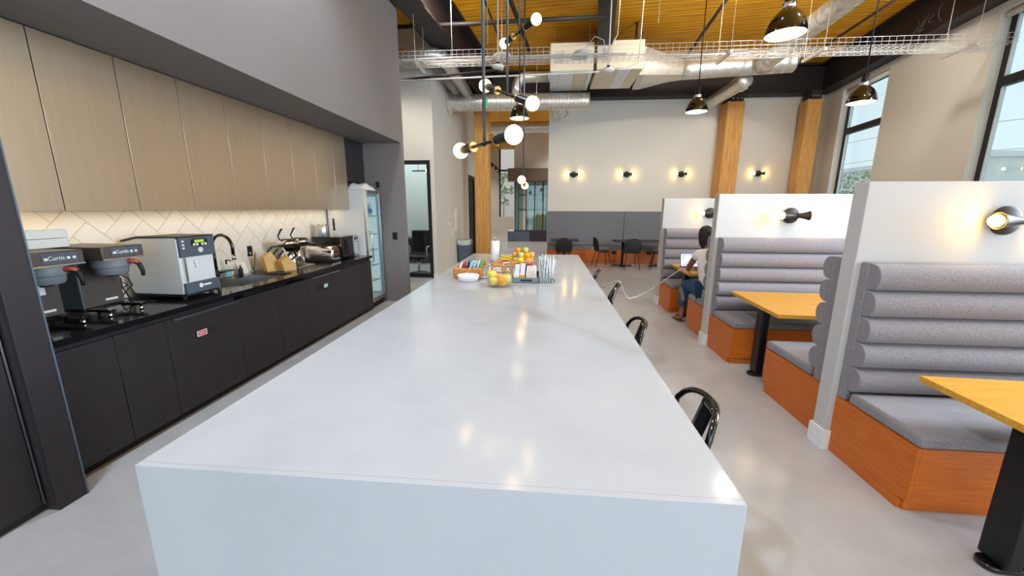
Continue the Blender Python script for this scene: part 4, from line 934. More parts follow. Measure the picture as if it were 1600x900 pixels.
for s, sg in (('L', -1), ('R', 1)):
    jv('sh'+s, (px_+sg*.15, hy+.15, 1.045), .05); jv('el'+s, (px_+sg*.19, hy+.36, .81), .038); jv('wr'+s, (px_+sg*.08, hy+.56, .79), .027); jv('pa'+s, (px_+sg*.06, hy+.63, .785), (.035, .02))
    for f in range(5):
        fx_ = sg*(.03-.016*f); ln = (.045, .075, .085, .078, .06)[4-f] if f < 4 else .05
        if f == 4: jv('k%s4' % s, (px_+sg*.02, hy+.64, .788), .011); jv('t%s4' % s, (px_+sg*(-.005), hy+.675, .775), .008)
        else: jv('k%s%d' % (s, f), (px_+sg*.06+fx_, hy+.67, .788), .01); jv('t%s%d' % (s, f), (px_+sg*.06+fx_, hy+.67+ln*.7, .768), .008)
    jv('hip'+s, (px_+sg*.09, hy+.06, .56), .085)
jv('knL', (px_-.12, hy+.53, .56), .062); jv('anL', (px_-.19, hy+.45, .12), .038); jv('heL', (px_-.19, hy+.43, .055), .036); jv('toL', (px_-.225, hy+.58, .04), (.042, .022))
jv('knR', (px_+.06, hy+.5, .57), .062); jv('anR', (px_-.02, hy+.36, .36), .04); jv('toR', (px_-.15, hy+.42, .35), (.042, .024))
E_ = [('pelvis', 'waist'), ('waist', 'chest'), ('chest', 'neck0'), ('neck0', 'neck1'), ('neck1', 'head0'), ('head0', 'head1'), ('head1', 'head2'), ('head0', 'nose')]
for s in 'LR':
    E_ += [('chest', 'sh'+s), ('sh'+s, 'el'+s), ('el'+s, 'wr'+s), ('wr'+s, 'pa'+s), ('pelvis', 'hip'+s), ('hip'+s, 'kn'+s), ('kn'+s, 'an'+s)]
    for f in range(5): E_ += [('pa'+s, 'k%s%d' % (s, f)), ('k%s%d' % (s, f), 't%s%d' % (s, f))]
E_ += [('anL', 'heL'), ('heL', 'toL'), ('anR', 'toR')]
body = skin('body', [o[0] for o in order], [(V[a][0], V[b_][0]) for a, b_ in E_], [o[1] for o in order], 'skin', t)
def garment(name, keys, edges, grow, m_, over={}):
    idx = {k: i for i, k in enumerate(keys)}
    def g_(r): return tuple(x+grow for x in r) if isinstance(r, tuple) else r+grow
    skin(name, [over.get(k, (V[k][1], 0))[0] if k in over else V[k][1] for k in keys], [(idx[a], idx[b_]) for a, b_ in edges], [over[k][1] if k in over else g_(V[k][2]) for k in keys], m_, t)
V['slL'] = (0, (px_-.19, hy+.2, .97), .05); V['slR'] = (0, (px_+.19, hy+.2, .97), .05)
garment('top', ['pelvis', 'waist', 'chest', 'neck0', 'shL', 'slL', 'shR', 'slR'], [('pelvis', 'waist'), ('waist', 'chest'), ('chest', 'neck0'), ('chest', 'shL'), ('shL', 'slL'), ('chest', 'shR'), ('shR', 'slR')], .026, 'shirt')
V['cuL'] = (0, (px_-.18, hy+.465, .2), .05); V['cuR'] = (0, (px_+.0, hy+.4, .42), .05)
garment('jeans', ['pelvis', 'hipL', 'knL', 'cuL', 'hipR', 'knR', 'cuR'], [('pelvis', 'hipL'), ('hipL', 'knL'), ('knL', 'cuL'), ('pelvis', 'hipR'), ('hipR', 'knR'), ('knR', 'cuR')], .028, 'jeans')
# hair: cap and a length down the back
q = MB(); hc = Vector((px_-.03, hy+.258, 1.31)); rows = []
for i in range(11):
    th = math.pi*.04+math.pi*.62*i/10; r_ = []
    for j in range(25):
        ph = 2*math.pi*j/24; back = .5-.5*math.sin(ph)
        z = math.cos(th)*.115; rr = .098*math.sin(th)
        if i > 5: z -= .17*((i-5)/5)*back; rr *= 1-.18*((i-5)/5)*back
        y_ = rr*math.sin(ph)*1.05
        if i > 5 and math.sin(ph) > .3: y_ *= .75; z = max(z, .035)
        r_.append(hc+Vector((rr*math.cos(ph), y_, z)))
    rows.append(r_)
q.grid(rows); q.f.append(tuple(range(24)))
q.build('hair', 'hair', t, smooth=True, sub=1)
for sg in (-1, 1): MB().ball((px_-.03+sg*.076, hy+.27, 1.245), .022, (.4, .7, 1.1), 10).build('ear', 'skin', body, smooth=True)
for sg in (-1, 1): MB().ball((px_-.03+sg*.028, hy+.342, 1.275), .011, (1, .6, .7), 8).build('eye', 'matte_black', body, smooth=True)
MB().ball((px_-.03, hy+.34, 1.205), .02, (1.1, .4, .35), 10).build('mouth', 'snack_red', body, smooth=True)
fo = px_; q = MB().prism([(fo-.235, hy+.41), (fo-.155, hy+.4), (fo-.165, hy+.58), (fo-.2, hy+.67), (fo-.265, hy+.64), (fo-.255, hy+.53)], 'z', .002, .02)
sd = q.build('sandal', 'sandal', t, bevel=.004); MB().tube([(fo-.25, hy+.56, .02), (fo-.225, hy+.58, .068), (fo-.175, hy+.58, .02)], .006, 6).build('strap', 'sandal', sd, smooth=True)
q = MB().prism([(hy+.3, .36), (hy+.36, .31), (hy+.48, .36), (hy+.56, .45), (hy+.56, .5), (hy+.5, .51), (hy+.38, .44)], 'x', px_-.22, px_-.2); q.build('sandal', 'sole_grey', t, bevel=.008)
# ================================================================ far wall seating
t = thing('banquette', 'long grey banquette with orange wood base on the far wall', 'bench', (2.4, 12.0, 0))
MB().box(.05, 4.8, 11.8, 11.82, .1, .42).build('front_panel', 'booth_wood', t); MB().box(.05, 4.8, 11.84, 11.86, 0, .099).build('toe_kick', 'booth_wood', t)
MB().box(.05, 4.8, 11.861, 12.245, .3, .4195).build('seat_deck', 'booth_wood', t)
for (x0, x1) in ((.05, 1.3), (1.305, 2.55), (2.555, 4.8)): MB().box(x0, x1, 11.78, 12.18, .421, .52).build('seat_cushion', 'dark_fabric', t, bevel=.02, seg=3)
for (x0, x1) in ((.045, 2.355), (2.365, 4.8)): MB().box(x0, x1, 12.185, 12.249, .53, 1.555).build('back_panel', 'dark_fabric', t, bevel=.01)
for x in (1.98, 3.0, 4.0): 
    o_ = MB().box(x, x+.14, 11.79, 11.799, .3, .39).build('outlet_plate', 'matte_black', t)
def cafe_table(x, y, wd, lab):
    t = thing('cafe_table', lab, 'table', (x, y, 0), 'dark tables on the far wall', world=False)
    MB().box(-wd/2, wd/2, -.35, .35, .715, .74).build('table_top', 'dark_panel', t, bevel=.004)
    xs = (0,) if wd < .9 else (-wd/2+.28, wd/2-.28)
    for xx in xs:
        MB().cyl((xx, 0, .02), (xx, 0, .714), .035, n=14).build('column', 'black_metal', t, smooth=True)
        for a in (0, math.pi/2): MB().bar((xx-.28*math.cos(a), -.28*math.sin(a), .018), (xx+.28*math.cos(a), .28*math.sin(a), .018), .06, .03 if a == 0 else .029).build('foot', 'black_metal', t, bevel=.005)
cafe_table(.55, 11.5, .8, 'small dark table at the left end of the grey banquette'); cafe_table(2.75, 11.45, 1.6, 'larger dark table in front of the grey banquette')
def make_chair():
    t = thing('shell_chair', '', 'chair', (0, 0, 0), 'black shell chairs by the banquette', world=False)     # faces +y
    rows = []
    for i in range(15):
        f = i/14
        if f < .5: u = f/.5; y = .21-.4*u; z = .46-.02*math.sin(math.pi*u); wd = .2+.03*math.sin(math.pi*u)
        else: u = (f-.5)/.5; y = -.19-.07*u-.02*math.sin(u*3); z = .46+.4*u**1.15; wd = .215+.03*math.sin(math.pi*min(1, u*1.1))-.05*u**4
        r_ = []
        for j in range(11):
            v = -1+2*j/10; k_ = abs(v)**3
            r_.append((wd*v, y+(.05*k_ if f > .5 else 0)+(-.03*k_ if f < .1 else 0), z+(.015*k_ if f < .5 else 0)-(.07*k_ if f > .97 else .025*k_ if f > .9 else 0)))
        rows.append(r_)
    MB().grid(rows).build('shell', 'matte_black', t, smooth=True, solid=.012, sub=1)
    for sx in (-1, 1):
        for sy in (-1, 1): MB().tube([(sx*.15, sy*.13-.02, .44), (sx*.21, sy*.23-.02, 0)], [.011, .009], 8).build('leg', 'black_metal', t, smooth=True)
        MB().tube([(sx*.15, -.17, .435), (sx*.15, .13, .435)], .009, 6).build('rail', 'black_metal', t)
    return t
ch = make_chair()
for k, (x, y, rz, lab) in enumerate(((.5, 10.95, 0, 'black shell chair at the small far table, back turned'), (1.62, 11.2, math.radians(-80), 'black shell chair seen from its side near the far wall'), (2.33, 10.85, math.radians(3), 'black shell chair in front of the larger far table'), (3.12, 10.95, math.radians(70), 'black shell chair half hidden by the farthest partition'))):
    o = ch if k == 0 else dup(ch, (0, 0, 0)); o.location = (x, y, 0); o.rotation_euler.z = rz; o['label'] = lab
# ================================================================ corridor things
t = thing('trash_bin', 'grey trash bin lined with a clear bag by the left wall', 'trash bin', (-2.35, 11.2, 0))
MB().hexa([(-2.5, 11.0, .001), (-2.24, 11.0, .001), (-2.24, 11.4, .001), (-2.5, 11.4, .001)], [(-2.53, 10.95, .7), (-2.2, 10.95, .7), (-2.2, 11.45, .7), (-2.53, 11.45, .7)]).build('bin', 'slate_plastic', t, bevel=.01)
random.seed(2); rows = []
for z, e in ((.6, .006), (.69, .012), (.74, .012), (.735, -.01)):
    r_ = []
    pe_ = [(-2.53, 10.95), (-2.365, 10.95), (-2.2, 10.95), (-2.2, 11.2), (-2.2, 11.45), (-2.365, 11.45), (-2.53, 11.45), (-2.53, 11.2), (-2.53, 10.95)]
    for (x, y) in pe_: r_.append((x+e*(1 if x > -2.36 else -1)+random.uniform(-.006, .006), y+e*(1 if y > 11.2 else -1), z+random.uniform(-.02, .02)))
    rows.append(r_)
MB().grid(rows).build('liner', 'bag_grey', t, smooth=True)
t = thing('framed_notice', 'narrow framed notice on the left wall above the trash bin', 'notice', (-2.55, 10.95, 1.0))
MB().box(-2.5599, -2.545, 10.85, 11.12, 1.0, 1.62).build('frame', 'white_plastic', t); MB().box(-2.5449, -2.543, 10.98, 11.1, 1.03, 1.58).build('print', 'facade_warm', t)
t = thing('light_switch', 'small light switch with a dark rocker on the left wall', 'switch', (-2.55, 10.2, 1.2)); MB().box(-2.5599, -2.552, 10.16, 10.24, 1.18, 1.4).build('plate', 'white_plastic', t); MB().box(-2.5519, -2.548, 10.185, 10.215, 1.3, 1.36).build('rocker', 'matte_black', t)
t = thing('call_point', 'small pinkish call point beside the framed notice', 'switch', (-2.55, 10.6, .92)); MB().box(-2.5599, -2.545, 10.56, 10.64, .92, 1.08).build('case', 'white_plastic', t); MB().box(-2.5449, -2.542, 10.585, 10.615, .95, 1.05).build('button', 'peach', t)
t = thing('office_chair', 'dark office chair with chrome arms behind the glass door', 'chair', (-3.0, 9.3, 0))
MB().box(-3.36, -2.9, 9.05, 9.5, .42, .5).build('seat', 'matte_black', t, bevel=.03); MB().box(-3.36, -2.9, 9.5, 9.56, .55, 1.1).build('backrest', 'matte_black', t, bevel=.03)
for x in (-3.42, -2.86): MB().tube([(x, 9.5, .5), (x, 9.5, .68), (x, 9.44, .72), (x, 9.15, .72), (x, 9.1, .68), (x, 9.1, .5)], .015, 8).build('arm', 'silver_plastic', t, smooth=True)
MB().cyl((-3.13, 9.28, .06), (-3.13, 9.28, .42), .03).build('column', 'chrome', t, smooth=True)
for k in range(5):
    a = k*1.257; MB().tube([(-3.13, 9.28, .09), (-3.13+.28*math.cos(a), 9.28+.28*math.sin(a), .06)], .018, 6).build('leg', 'chrome', t); MB().ball((-3.13+.28*math.cos(a), 9.28+.28*math.sin(a), .031), .03, n=10).build('castor', 'matte_black', t, smooth=True)
t = thing('office_desk', 'dark desk with a screen in the room behind the glass door', 'desk', (-3.4, 11.5, 0))
MB().box(-4.6, -2.9, 11.1, 11.9, .72, .76).build('desk_top', 'dark_panel', t); MB().box(-4.6, -2.9, 11.12, 11.14, .05, .719).build('modesty_panel', 'dark_panel', t)
for x in (-4.55, -2.95): MB().box(x, x+.04, 11.15, 11.85, 0, .719).build('leg', 'matte_black', t)
t = thing('wardrobe', 'low brown cabinet behind the office chair', 'cabinet', (-2.9, 11.0, 0)); MB().box(-3.0, -2.68, 10.75, 11.08, 0, 1.3).build('body', 'bronze_metal', t); MB().box(-2.99, -2.69, 10.73, 10.749, .05, 1.2).build('door', 'bronze_metal', t)
t = thing('office_lamp', 'small globe lamp on a black arm inside the glass office', 'lamp', (-3.05, 9.9, 2.5))
MB().ball((-3.0, 9.9, 2.56), .05, n=14).build('globe', 'bulb_warm', t, smooth=True); MB().cyl((-3.06, 9.9, 2.56), (-3.4, 9.9, 2.56), .02, n=10).build('arm', 'black_metal', t); MB().cyl((-3.25, 9.9, 2.56), (-3.25, 9.9, 5.44), .006, n=6).build('stem', 'black_metal', t)
t = thing('track_rail', 'short black track with small spot heads in the far hall', 'track light', at(774, 262, Y=21))
p0, p1 = at(766, 253, Y=20), at(782, 268, Y=22.5); MB().bar(p0, p1, .05, .05).build('rail', 'matte_black', t)
for e in (p0, p1): MB().cyl(e, (e.x, e.y, 5.449), .008, n=6).build('hanger', 'matte_black', t)
for f in (.15, .5, .85):
    c = p0+(p1-p0)*f; MB().cyl(c, c+Vector((0, 0, -.16)), .05, n=10).build('spot_head', 'matte_black', t)
# ================================================================ lamps
CZ = 5.45
def barbell(p, q_, lab, rodx=None):
    p, q_ = Vector(p), Vector(q_); c = (p+q_)/2; d = (q_-p).normalized(); L = (q_-p).length
    t = thing('barbell_pendant', lab, 'pendant lamp', (c.x, c.y, min(p.z, q_.z)-.06), 'two globe pendants over the island')
    MB().cyl(c, (c.x, c.y, CZ), .0105, n=8).build('stem', 'stem_steel', t, smooth=True)
    MB().cyl((c.x, c.y, CZ-.03), (c.x, c.y, CZ-.001), .06, n=18).build('canopy', 'black_metal', t)
    MB().cyl(p+d*.05, q_-d*.05, .011, n=10).build('crossbar', 'black_metal', t, smooth=True)
    MB().ball(c, .018, n=10).build('joint', 'black_metal', t, smooth=True)
    for (e, dd) in ((p, d), (q_, -d)):
        s_ = MB().cyl(e+dd*.04, e+dd*.19, .031, n=16).build('socket', 'black_metal', t, smooth=False)
        MB().cyl(e+dd*.1905, e+dd*.199, .034, n=16).build('collar', 'brass', s_)
        MB().ball(e, .055, n=20).build('globe', 'bulb_warm', s_, smooth=True)
barbell((-.2, 2.393, 2.07), (-.636, 2.94, 2.06), 'lowest and nearest barbell pendant with two globes')
c_ = (Vector((-.2, 2.393, 2.07))+Vector((-.636, 2.94, 2.06)))/2; tag(MB().box(c_.x+.012, c_.x+.024, c_.y-.004, c_.y+.004, 2.28, 2.345).build('green_tag', 'green_tag'), 'small green tag on the nearest pendant stem', 'tag')
barbell((-.566, 3.7, 2.715), (-.126, 3.254, 2.45), 'tilted barbell pendant behind the lowest one')
barbell(at(838, 30, Y=4.45), at(788, 68, Y=4.95), 'highest barbell pendant up near the cable tray')
barbell(at(815, 281, Y=5.55), at(820, 290, Y=6.25), 'farthest barbell pendant low over the fruit')
def bell(x, y, z, lab, power=36):
    t = thing('bell_pendant', lab, 'pendant lamp', (x, y, z), 'black bell pendants')
    R = .155
    MB().lathe([(R, 0), (R*.99, .03), (R*.9, .085), (R*.72, .14), (R*.45, .185), (.045, .2), (.043, .198), (R*.43, .182), (R*.7, .136), (R*.87, .082), (R*.965, .028), (R*.975, .001), (R, 0)], (x, y, z), 32, caps=False).build('shade', 'gloss_black', t, smooth=True)
    MB().lathe([(R*.97, .003), (R*.955, .03), (R*.86, .083), (R*.69, .134), (R*.42, .18), (.02, .183)], (x, y, z), 32, caps=False).build('reflector', 'white_plastic', t, smooth=True)
    MB().lathe([(.05, .2), (.052, .205), (.052, .235), (.04, .238)], (x, y, z), 18).build('collar', 'chrome', t, auto=True)
    MB().lathe([(.034, .238), (.034, .33), (.012, .36)], (x, y, z), 16).build('neck', 'black_metal', t, auto=True)
    MB().cyl((x, y, z+.355), (x, y, CZ-.02), .008, n=8).build('stem', 'black_metal', t, smooth=True)
    MB().cyl((x, y, CZ-.05), (x, y, CZ-.001), .05, n=16).build('canopy', 'black_metal', t)
    MB().lathe([(.001, .03), (.05, .035), (.07, .06), (.055, .11), (.02, .17)], (x, y, z), 18).build('bulb', 'pendant_bulb', t, smooth=True)
    l = bpy.data.lights.new('bell_light', 'SPOT'); l.energy = power; l.color = (1, .92, .8); l.spot_size = math.radians(125); l.spot_blend = .6; l.shadow_soft_size = .06
    o = bpy.data.objects.new('bell_light', l); COL.objects.link(o); o.parent = t; o.location = (0, 0, .015)
bell(1.97, 3.8, 3.08, 'large black bell pendant nearest the camera'); bell(3.92, 5.6, 2.957, 'black bell pendant in front of the window'); bell(2.2, 6.4, 3.06, 'black bell pendant hanging in front of the timber post'); bell(-.455, 6.5, 3.03, 'black bell pendant beyond the island globes')
for (x, y, lab) in ((1.97, 1.0, 'unseen black bell pendant added above the nearest booth'), (1.97, -2.0, 'unseen black bell pendant added behind the nearest booth'), (4.2, 3.0, 'unseen black bell pendant added by the third window'), (4.2, 0, 'unseen black bell pendant added by the rear windows'), (-1.7, -.4, 'unseen black bell pendant added beside the tall cabinet'), (-1.7, -2.8, 'unseen black bell pendant added near the rear wall')): bell(x, y, 3.08, lab, 9)  # extra pendants out of view, added as overhead fill
# fill spotlights added under the deck to brighten floor and walls
def head(x, y, lab, power, col, tilt=0, z=5.2):
    t = thing('fill_spotlight', lab, 'spotlight', (x, y, z-.25), 'added fill spotlights under the deck')
    p = Vector((x, y, z)); d = Vector((0, math.sin(tilt), -math.cos(tilt)))
    MB().box(x-.3, x+.3, y-.02, y+.02, 5.41, 5.449).build('track', 'black_metal', t)
    MB().cyl(p, (x, y, 5.41), .012, n=8).build('stem', 'black_metal', t)
    MB().lathe([(.001, -.01), (.07, 0), (.07, .22)], p, 18, axis=d).build('can', 'black_metal', t, auto=True)
    MB().lathe([(.066, .221), (.001, .223)], p, 18, axis=d).build('lens', 'pendant_bulb', t)
    l = bpy.data.lights.new('fill_light', 'SPOT'); l.energy = power; l.color = col; l.spot_size = math.radians(140); l.spot_blend = .6; l.shadow_soft_size = .15
    o = bpy.data.objects.new('fill_light', l); COL.objects.link(o); o.parent = t; o.location = p+d*.26-t.location; o.rotation_euler = (tilt, 0, 0)
XS = ((-1.85, 'leftmost'), (.9, 'second'), (3.3, 'third'), (5.2, 'rightmost'))
for (y, row, pw, col, tilt) in ((.4, 'camera side', (430, 10, 30, 20), (.68, .84, 1), 0), (3.3, 'middle', (300, 10, 40, 40), (.76, .88, 1), 0), (6.5, 'far', (230, 170, 290, 210), (1, .93, .82), .85)):
    for k, (x, cn) in enumerate(XS): head(x, y, cn+' added ceiling spotlight of the '+row+' row', pw[k], col, tilt)
for k, (x, y) in enumerate(((-4.4, 15.5), (-4.6, 19.5), (-4.6, 23.8), (1.4, 15), (1.4, 18.6), (1.0, 22.2))): head(x, y, ('first', 'second', 'third', 'fourth', 'fifth', 'sixth')[k]+' added ceiling spotlight in the far hall', 330, (1, .96, .9))  # added to light the far hall, hidden behind its walls
head(-4.3, 10.6, 'added ceiling spotlight in the glass fronted office', 650, (.95, .98, 1))  # unseen fill added to brighten the office behind the glass door
head(-3.4, 7.2, 'added ceiling spotlight in the corridor behind the taupe wall', 130, (1, .92, .8), .3, 4.6)  # unseen fill added to brighten the corridor wall
# ================================================================ ducts
def ringed(p0, p1, r, pitch, lift=.014, n=22):
    p0, p1 = Vector(p0), Vector(p1); L = (p1-p0).length; k = max(2, int(L/pitch)); pr = []
    for i in range(k):
        z = L*i/k; pr += [(r, z+.001), (r, z+L/k*.8), (r+lift, z+L/k*.87), (r+lift, z+L/k*.94)]
    pr.append((r, L)); return MB().lathe(pr, p0, n, axis=(p1-p0))
t = thing('spiral_duct', 'long silver spiral duct crossing in front of the wooden post', 'duct', (-.8, 10.5, 4.05))
ringed((-2.555, 10.5, 4.28), (1.0, 10.5, 4.26), .2, .09).build('pipe', 'galvanised', t, auto=True)
MB().lathe([(.29, 0), (.3, .05), (.22, .12)], (-2.557, 10.5, 4.28), 28, axis=(1, 0, 0)).build('flange', 'galvanised', t, auto=True)
for x in (-.3, .75): MB().cyl((x, 10.3, 4.3), (x, 10.3, CZ), .006, n=6).build('hanger', 'brushed_steel', t)
MB().tube([tuple(p) for p in arc((.42, 11.9, 4.27), .12, 0, 6.28, 20, (1, 0, 0), (0, 0, 1))], .03, 8).cyl((.42, 11.9, 4.39), (.42, 10.7, 4.4), .012).build('hook_ring', 'galvanised', t, smooth=True)
pc = at(815, 199, Y=16); t = thing('spiral_duct', 'silver spiral duct in the far hall behind the wooden post', 'duct', (-.8, 16, pc.z-.25)); ringed((-3.2, 16, pc.z), (1.6, 16, pc.z), .22, .12).build('pipe', 'galvanised', t, auto=True)
for x in (-1.9, 1.2): MB().cyl((x, 16, pc.z+.2), (x, 16, CZ), .006, n=6).build('hanger', 'brushed_steel', t)
t = thing('elbow_duct', 'silver elbow duct curving out of the corridor to the spiral duct', 'duct', (-2.3, 9, 4.4))
MB().tube([(-3.2, 8.1, 4.56), (-2.45, 8.1, 4.56)]+[tuple(p) for p in arc((-2.35, 8.35, 4.56), .25, -math.pi/2, -.05, 8, (1, 0, 0), (0, 1, 0))]+[(-2.08, 9.0, 4.54), (-2.04, 10.35, 4.47)], .125, 18).build('pipe', 'galvanised', t, smooth=True)
for (x, y) in ((-2.6, 8.1), (-2.4, 8.1)): MB().tube([(x, y, 4.56), (x+.03, y, 4.56)], .131, 18).build('joint_band', 'galvanised', t, smooth=True)
t = thing('elbow_duct', 'small silver elbow duct between the air handler and spiral duct', 'duct', (-.5, 10.3, 4.4))
MB().tube([(.05, 10.35, 4.8), (-.5, 10.35, 4.8)]+[tuple(p) for p in arc((-.55, 10.35, 4.55), .25, math.pi/2, math.pi, 8, (1, 0, 0), (0, 0, 1))]+[(-.8, 10.37, 4.4)], .125, 18).build('pipe', 'galvanised', t, smooth=True)
MB().tube([(-.02, 10.35, 4.8), (.01, 10.35, 4.8)], .132, 18).build('joint_band', 'galvanised', t)
def ahu(x0, x1, y0, y1, z0, z1, lab, cols):
    t = thing('air_handler', lab, 'air handler', ((x0+x1)/2, (y0+y1)/2, z0))
    MB().box(x0, x1, y0, y1, z0+.012, z1).build('casing', 'cream_plastic', t, bevel=.005)
    w_ = (x1-x0)/sum(c[1] for c in cols); x = x0
    for (m_, k) in cols: MB().box(x+.006, x+k*w_-.006, y0+.02, y1-.02, z0, z0+.0115).build('bottom_panel', m_, t, bevel=.002); x += k*w_
    for (xx, yy) in ((x0+.1, y0+.1), (x1-.1, y0+.1)): MB().cyl((xx, yy, z1), (xx, yy, CZ), .008, n=6).build('hanger', 'brushed_steel', t)
    MB().box(x0+.1, x0+.3, y0-.012, y0-.0005, z0+.15, z0+.4).build('hatch', 'galvanised', t)
A0 = at(862, 112, Z=4.5); A1 = at(862, 143, Z=4.5)
ahu(.02, .93, A0.y, A1.y, 4.5, 5.05, 'white air handling unit hanging above the spiral duct', (('silver_plastic', .8), ('white_plastic', 1.4), ('cream_plastic', 1.2), ('white_plastic', .4)))
ahu(.99, 1.95, A0.y-.05, A1.y-.1, 4.5, 5.05, 'beige air handling unit beside the square duct cone', (('cream_plastic', 1.4), ('white_plastic', .9), ('cream_plastic', .7)))
t = thing('round_duct', 'large silver round duct with a square cone on the right', 'duct', (3.6, 9.9, 4.5))
c0, c1 = Vector((2.12, A1.y-.55, 4.78)), Vector((3.02, 9.98, 4.76)); dx = Vector((1, -.1, 0)).normalized(); dy = Vector((.1, 1, 0)).normalized(); r0, r1 = [], []
for i in range(33):
    a = 2*math.pi*i/32; cu, su = math.cos(a), math.sin(a); mx = max(abs(cu), abs(su))
    r0.append(c0+dy*(cu/mx*.55)+Vector((0, 0, su/mx*.28))); r1.append(c1+dy*(cu*.215)+Vector((0, 0, su*.215)))
MB().grid([r0, r1]).build('cone', 'galvanised', t, auto=True)
ra = [p-dx*.14 for p in r0]; MB().grid([ra, r0]).build('collar', 'duct_white', t)
ringed(c1, (5.3, 9.74, 4.79), .212, .17, .004, 28).build('pipe', 'galvanised', t, smooth=True)
MB().cyl((5.3, 9.74, 4.79), (5.305, 9.74, 4.79), .212, n=28).build('end_cap', 'galvanised', t)
t = thing('round_duct', 'silver round duct running away along the window side', 'duct', (4.5, 7.5, 4.5))
ringed((4.15, 3.6, 4.72), (4.62, 9.6, 4.72), .17, .2, .004, 26).build('pipe', 'galvanised', t, smooth=True)
for y in (5.2, 7.2): MB().cyl((4.2+.08*(y-3.6), y, 4.85), (4.2+.08*(y-3.6), y, CZ), .006, n=6).build('hanger', 'brushed_steel', t)
MB().lathe([(.17, 0), (.215, .25)], (4.6, 9.35, 4.72), 24, axis=(.07, 1, 0)).build('tee', 'galvanised', t, smooth=True)
t = thing('round_duct', 'slimmer silver duct reaching the far wall by the post', 'duct', (4.5, 11, 4.3))
ringed((4.45, 9.95, 4.5), (4.42, 12.24, 4.5), .15, .09, .004, 22).build('pipe', 'galvanised', t, smooth=True); MB().box(4.5, 4.8, 10.6, 10.9, 4.5, 4.75).build('damper_box', 'silver_plastic', t)
# ================================================================ cable tray and what it carries
TY0, TY1, TZ0, TZ1 = 6.8, 7.2, 4.036, 4.15
t = thing('cable_tray', 'white wire basket cable tray spanning the whole room', 'cable tray', (1.8, 7.0, TZ0))
X0, X1 = -3.3, 6.75
for (y, z) in [(TY0, TZ1), (TY0, TZ0+.05), (TY1, TZ1), (TY1, TZ0+.05)]+[(TY0+(TY1-TY0)*i/6, TZ0) for i in range(7)]:
    MB().cyl((X0, y, z), (X1, y, z), .0032, n=5).build('long_wire', 'cable_white', t)
hoop = None
for k in range(int((X1-X0)/.1)+1):
    x = X0+k*.1
    if hoop is None: hoop = MB().tube([(x, TY0, TZ1), (x, TY0, TZ0), (x, TY1, TZ0), (x, TY1, TZ1)], .003, 4).build('cross_wire', 'cable_white', t)
    else: c = hoop.copy(); COL.objects.link(c); c.location = (k*.1, 0, 0)
def trapeze(x, lab, y0=TY0-.02, y1=TY1+.12):
    t = thing('tray_hanger', lab, 'hanger', (x, 7.0, TZ0-.05), 'trapeze hangers under the cable tray')
    MB().bar((x, y0, TZ0-.03), (x, y1, TZ0-.03), .04, .04).build('strut', 'galvanised', t)
    for y in (y0+.03, y1-.03): MB().cyl((x, y, TZ0-.06), (x, y, CZ), .005, n=6).build('rod', 'galvanised', t)
for x, lab in ((2.77, 'trapeze hanger left of the large bell pendant'), (4.12, 'trapeze hanger right of the large bell pendant'), (6.2, 'trapeze hanger in front of the near window'), (-.82, 'trapeze hanger among the barbell pendant stems'), (-2.2, 'trapeze hanger near the taupe wall')): trapeze(x, lab)
random.seed(8)
for k in range(4):
    pts = [(x, 6.85+.06*k+.02*math.sin(x*2+k), TZ0+.02+.012*(k % 2)+.008*math.sin(3*x+k)) for x in [X0+.25*i for i in range(19 if k < 3 else 27)]]
    tag(MB().tube(pts, .009, 6).build('data_cable', 'cable_white', smooth=True), ('front', 'second', 'third', 'rear')[k]+' white data cable lying in the cable tray', 'cable', 'white data cables in the tray')
for (cx, lab) in ((.48, 'coil of white cable in the tray near the ceiling access point'), (-.82, 'coil of white cable in the tray over the left access point')):
    q = MB()
    for k in range(6): q.tube([tuple(p) for p in arc((cx+.01*k, 7.0, TZ0+.02+.016*k), .14-.012*(k % 3), 0, 2*math.pi, 20, (1, 0, 0), (0, .8, 0))], .01, 6, closed=False)
    tag(q.build('cable_coil', 'cable_white', smooth=True), lab, 'cable')
def ap(x, y, z, lab, cord, top=CZ):
    t = thing('access_point', lab, 'access point', (x, y, z), 'round white access points')
    MB().lathe([(.001, 0), (.08, .004), (.1, .018), (.1, .03), (.085, .042), (.001, .045)], (x, y, z), 28).build('puck', 'white_plastic', t, smooth=True)
    MB().cyl((x, y, z+.045), (x, y, z+.09), .025).bar((x-.06, y, z+.06), (x+.06, y, z+.06), .02, .01).build('bracket', 'matte_black', t)
    MB().cyl((x, y, z+.09), (x, y, top), .012, n=8).build('stem', 'duct_white', t)
    MB().tube(cord, .006, 6).build('lead', 'cable_white', t, smooth=True)
ap(0.936, 6.85, 3.785, 'round white access point under the tray at the centre', [(0.571, 6.907, 4.162), (0.708, 6.873, 4.31), (0.845, 6.85, 4.242), (0.89, 6.85, 4.047), (0.913, 6.85, 3.876)], 4.949)
ap(-0.822, 6.736, 3.842, 'round white access point under the tray at the left', [(-0.799, 6.964, 4.105), (-0.731, 6.793, 4.047), (-0.753, 6.736, 3.945)])
tag(MB().tube([(1.028, 6.907, 5.45), (1.085, 6.907, 5.018), (1.062, 6.907, 4.333), (0.97, 6.873, 4.173)], .007, 6).build('drop_cable', 'cable_white', smooth=True), 'white cable dropping from the deck beside the centre access point', 'cable')
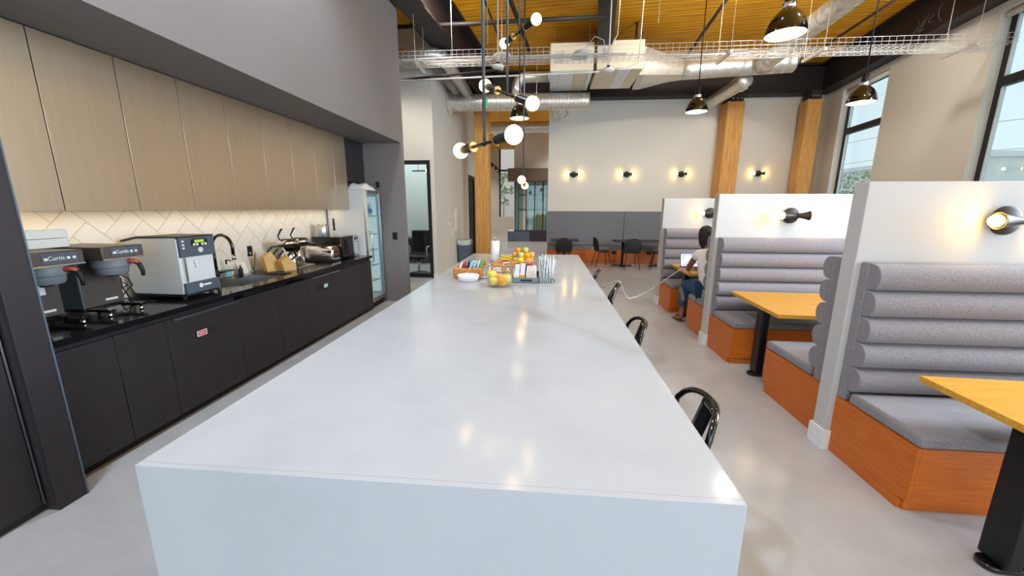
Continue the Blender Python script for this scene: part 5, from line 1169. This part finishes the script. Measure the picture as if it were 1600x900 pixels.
tag(MB().tube([(1.507, 7.192, 5.45), (1.484, 7.192, 4.333), (1.438, 7.078, 3.99), (1.256, 6.907, 3.853), (1.05, 6.85, 3.831)], .008, 6).build('drop_cable', 'cable_white', smooth=True), 'long white cable looping down to the centre access point', 'cable')
# pipes under the deck
def pipe(pts, r, m_, lab, cat='pipe', n=10): return tag(MB().tube(pts, r, n).build('ceiling_pipe', m_, smooth=True), lab, cat)
pipe([(-3.3, 7.5, 4.8), (1.02, 7.5, 4.85)], .035, 'steel_beam', 'dark horizontal pipe crossing behind the barbell stems')
pipe([(-3.3, 7.3, 3.85), (.85, 7.3, 3.93)], .014, 'cable_white', 'thin white conduit below the cable tray')
pipe([(-3.3, 7.6, 3.93), (-.9, 7.6, 4.1)], .022, 'steel_beam', 'short dark pipe under the left end of the tray')
pipe([(-2.5, 9.0, 4.75), (-1.0, 9.0, 4.78)], .03, 'red_pipe', 'dark red pipe beside the wooden post')
pipe([at(792, -15, Z=5.1), at(827, 80, Z=5.1)], .04, 'steel_beam', 'dark pipe running away above the island')
pipe([at(757, 0, Z=5.1), at(780, 60, Z=5.1)], .018, 'steel_beam', 'thin dark pipe running away left of the barbell stems')
pipe([at(1142, -10, Z=5.1), at(1070, 92, Z=5.1)], .03, 'steel_beam', 'dark track running away above the booths')
pipe([at(1398, 0, Z=5.1), at(1258, 92, Z=5.1)], .025, 'steel_beam', 'dark track running away along the window side')
for k, (a, b_) in enumerate((((1004, 50), (985, 90)), ((998, 0), (992, 90)))):
    pipe([at(*a, Y=9.2), at(*b_, Y=9.2)], .025, 'steel_beam', ('slanting', 'upright')[k]+' dark pipe above the beige air handler')
for (x, y) in ((-1.6, 6.9), (-.95, 6.5), (1.75, 7.2), (5.0, 6.0)):
    tag(MB().cyl((x, y, 4.1 if x < 0 else 4.6), (x, y, CZ), .006, n=6).build('hanger_rod', 'galvanised'), {-1.6: 'leftmost thin hanger rod by the dark beam', -.95: 'thin hanger rod left of the barbell stems', 1.75: 'thin hanger rod above the air handler', 5.0: 'thin hanger rod near the windows'}[x], 'rod')
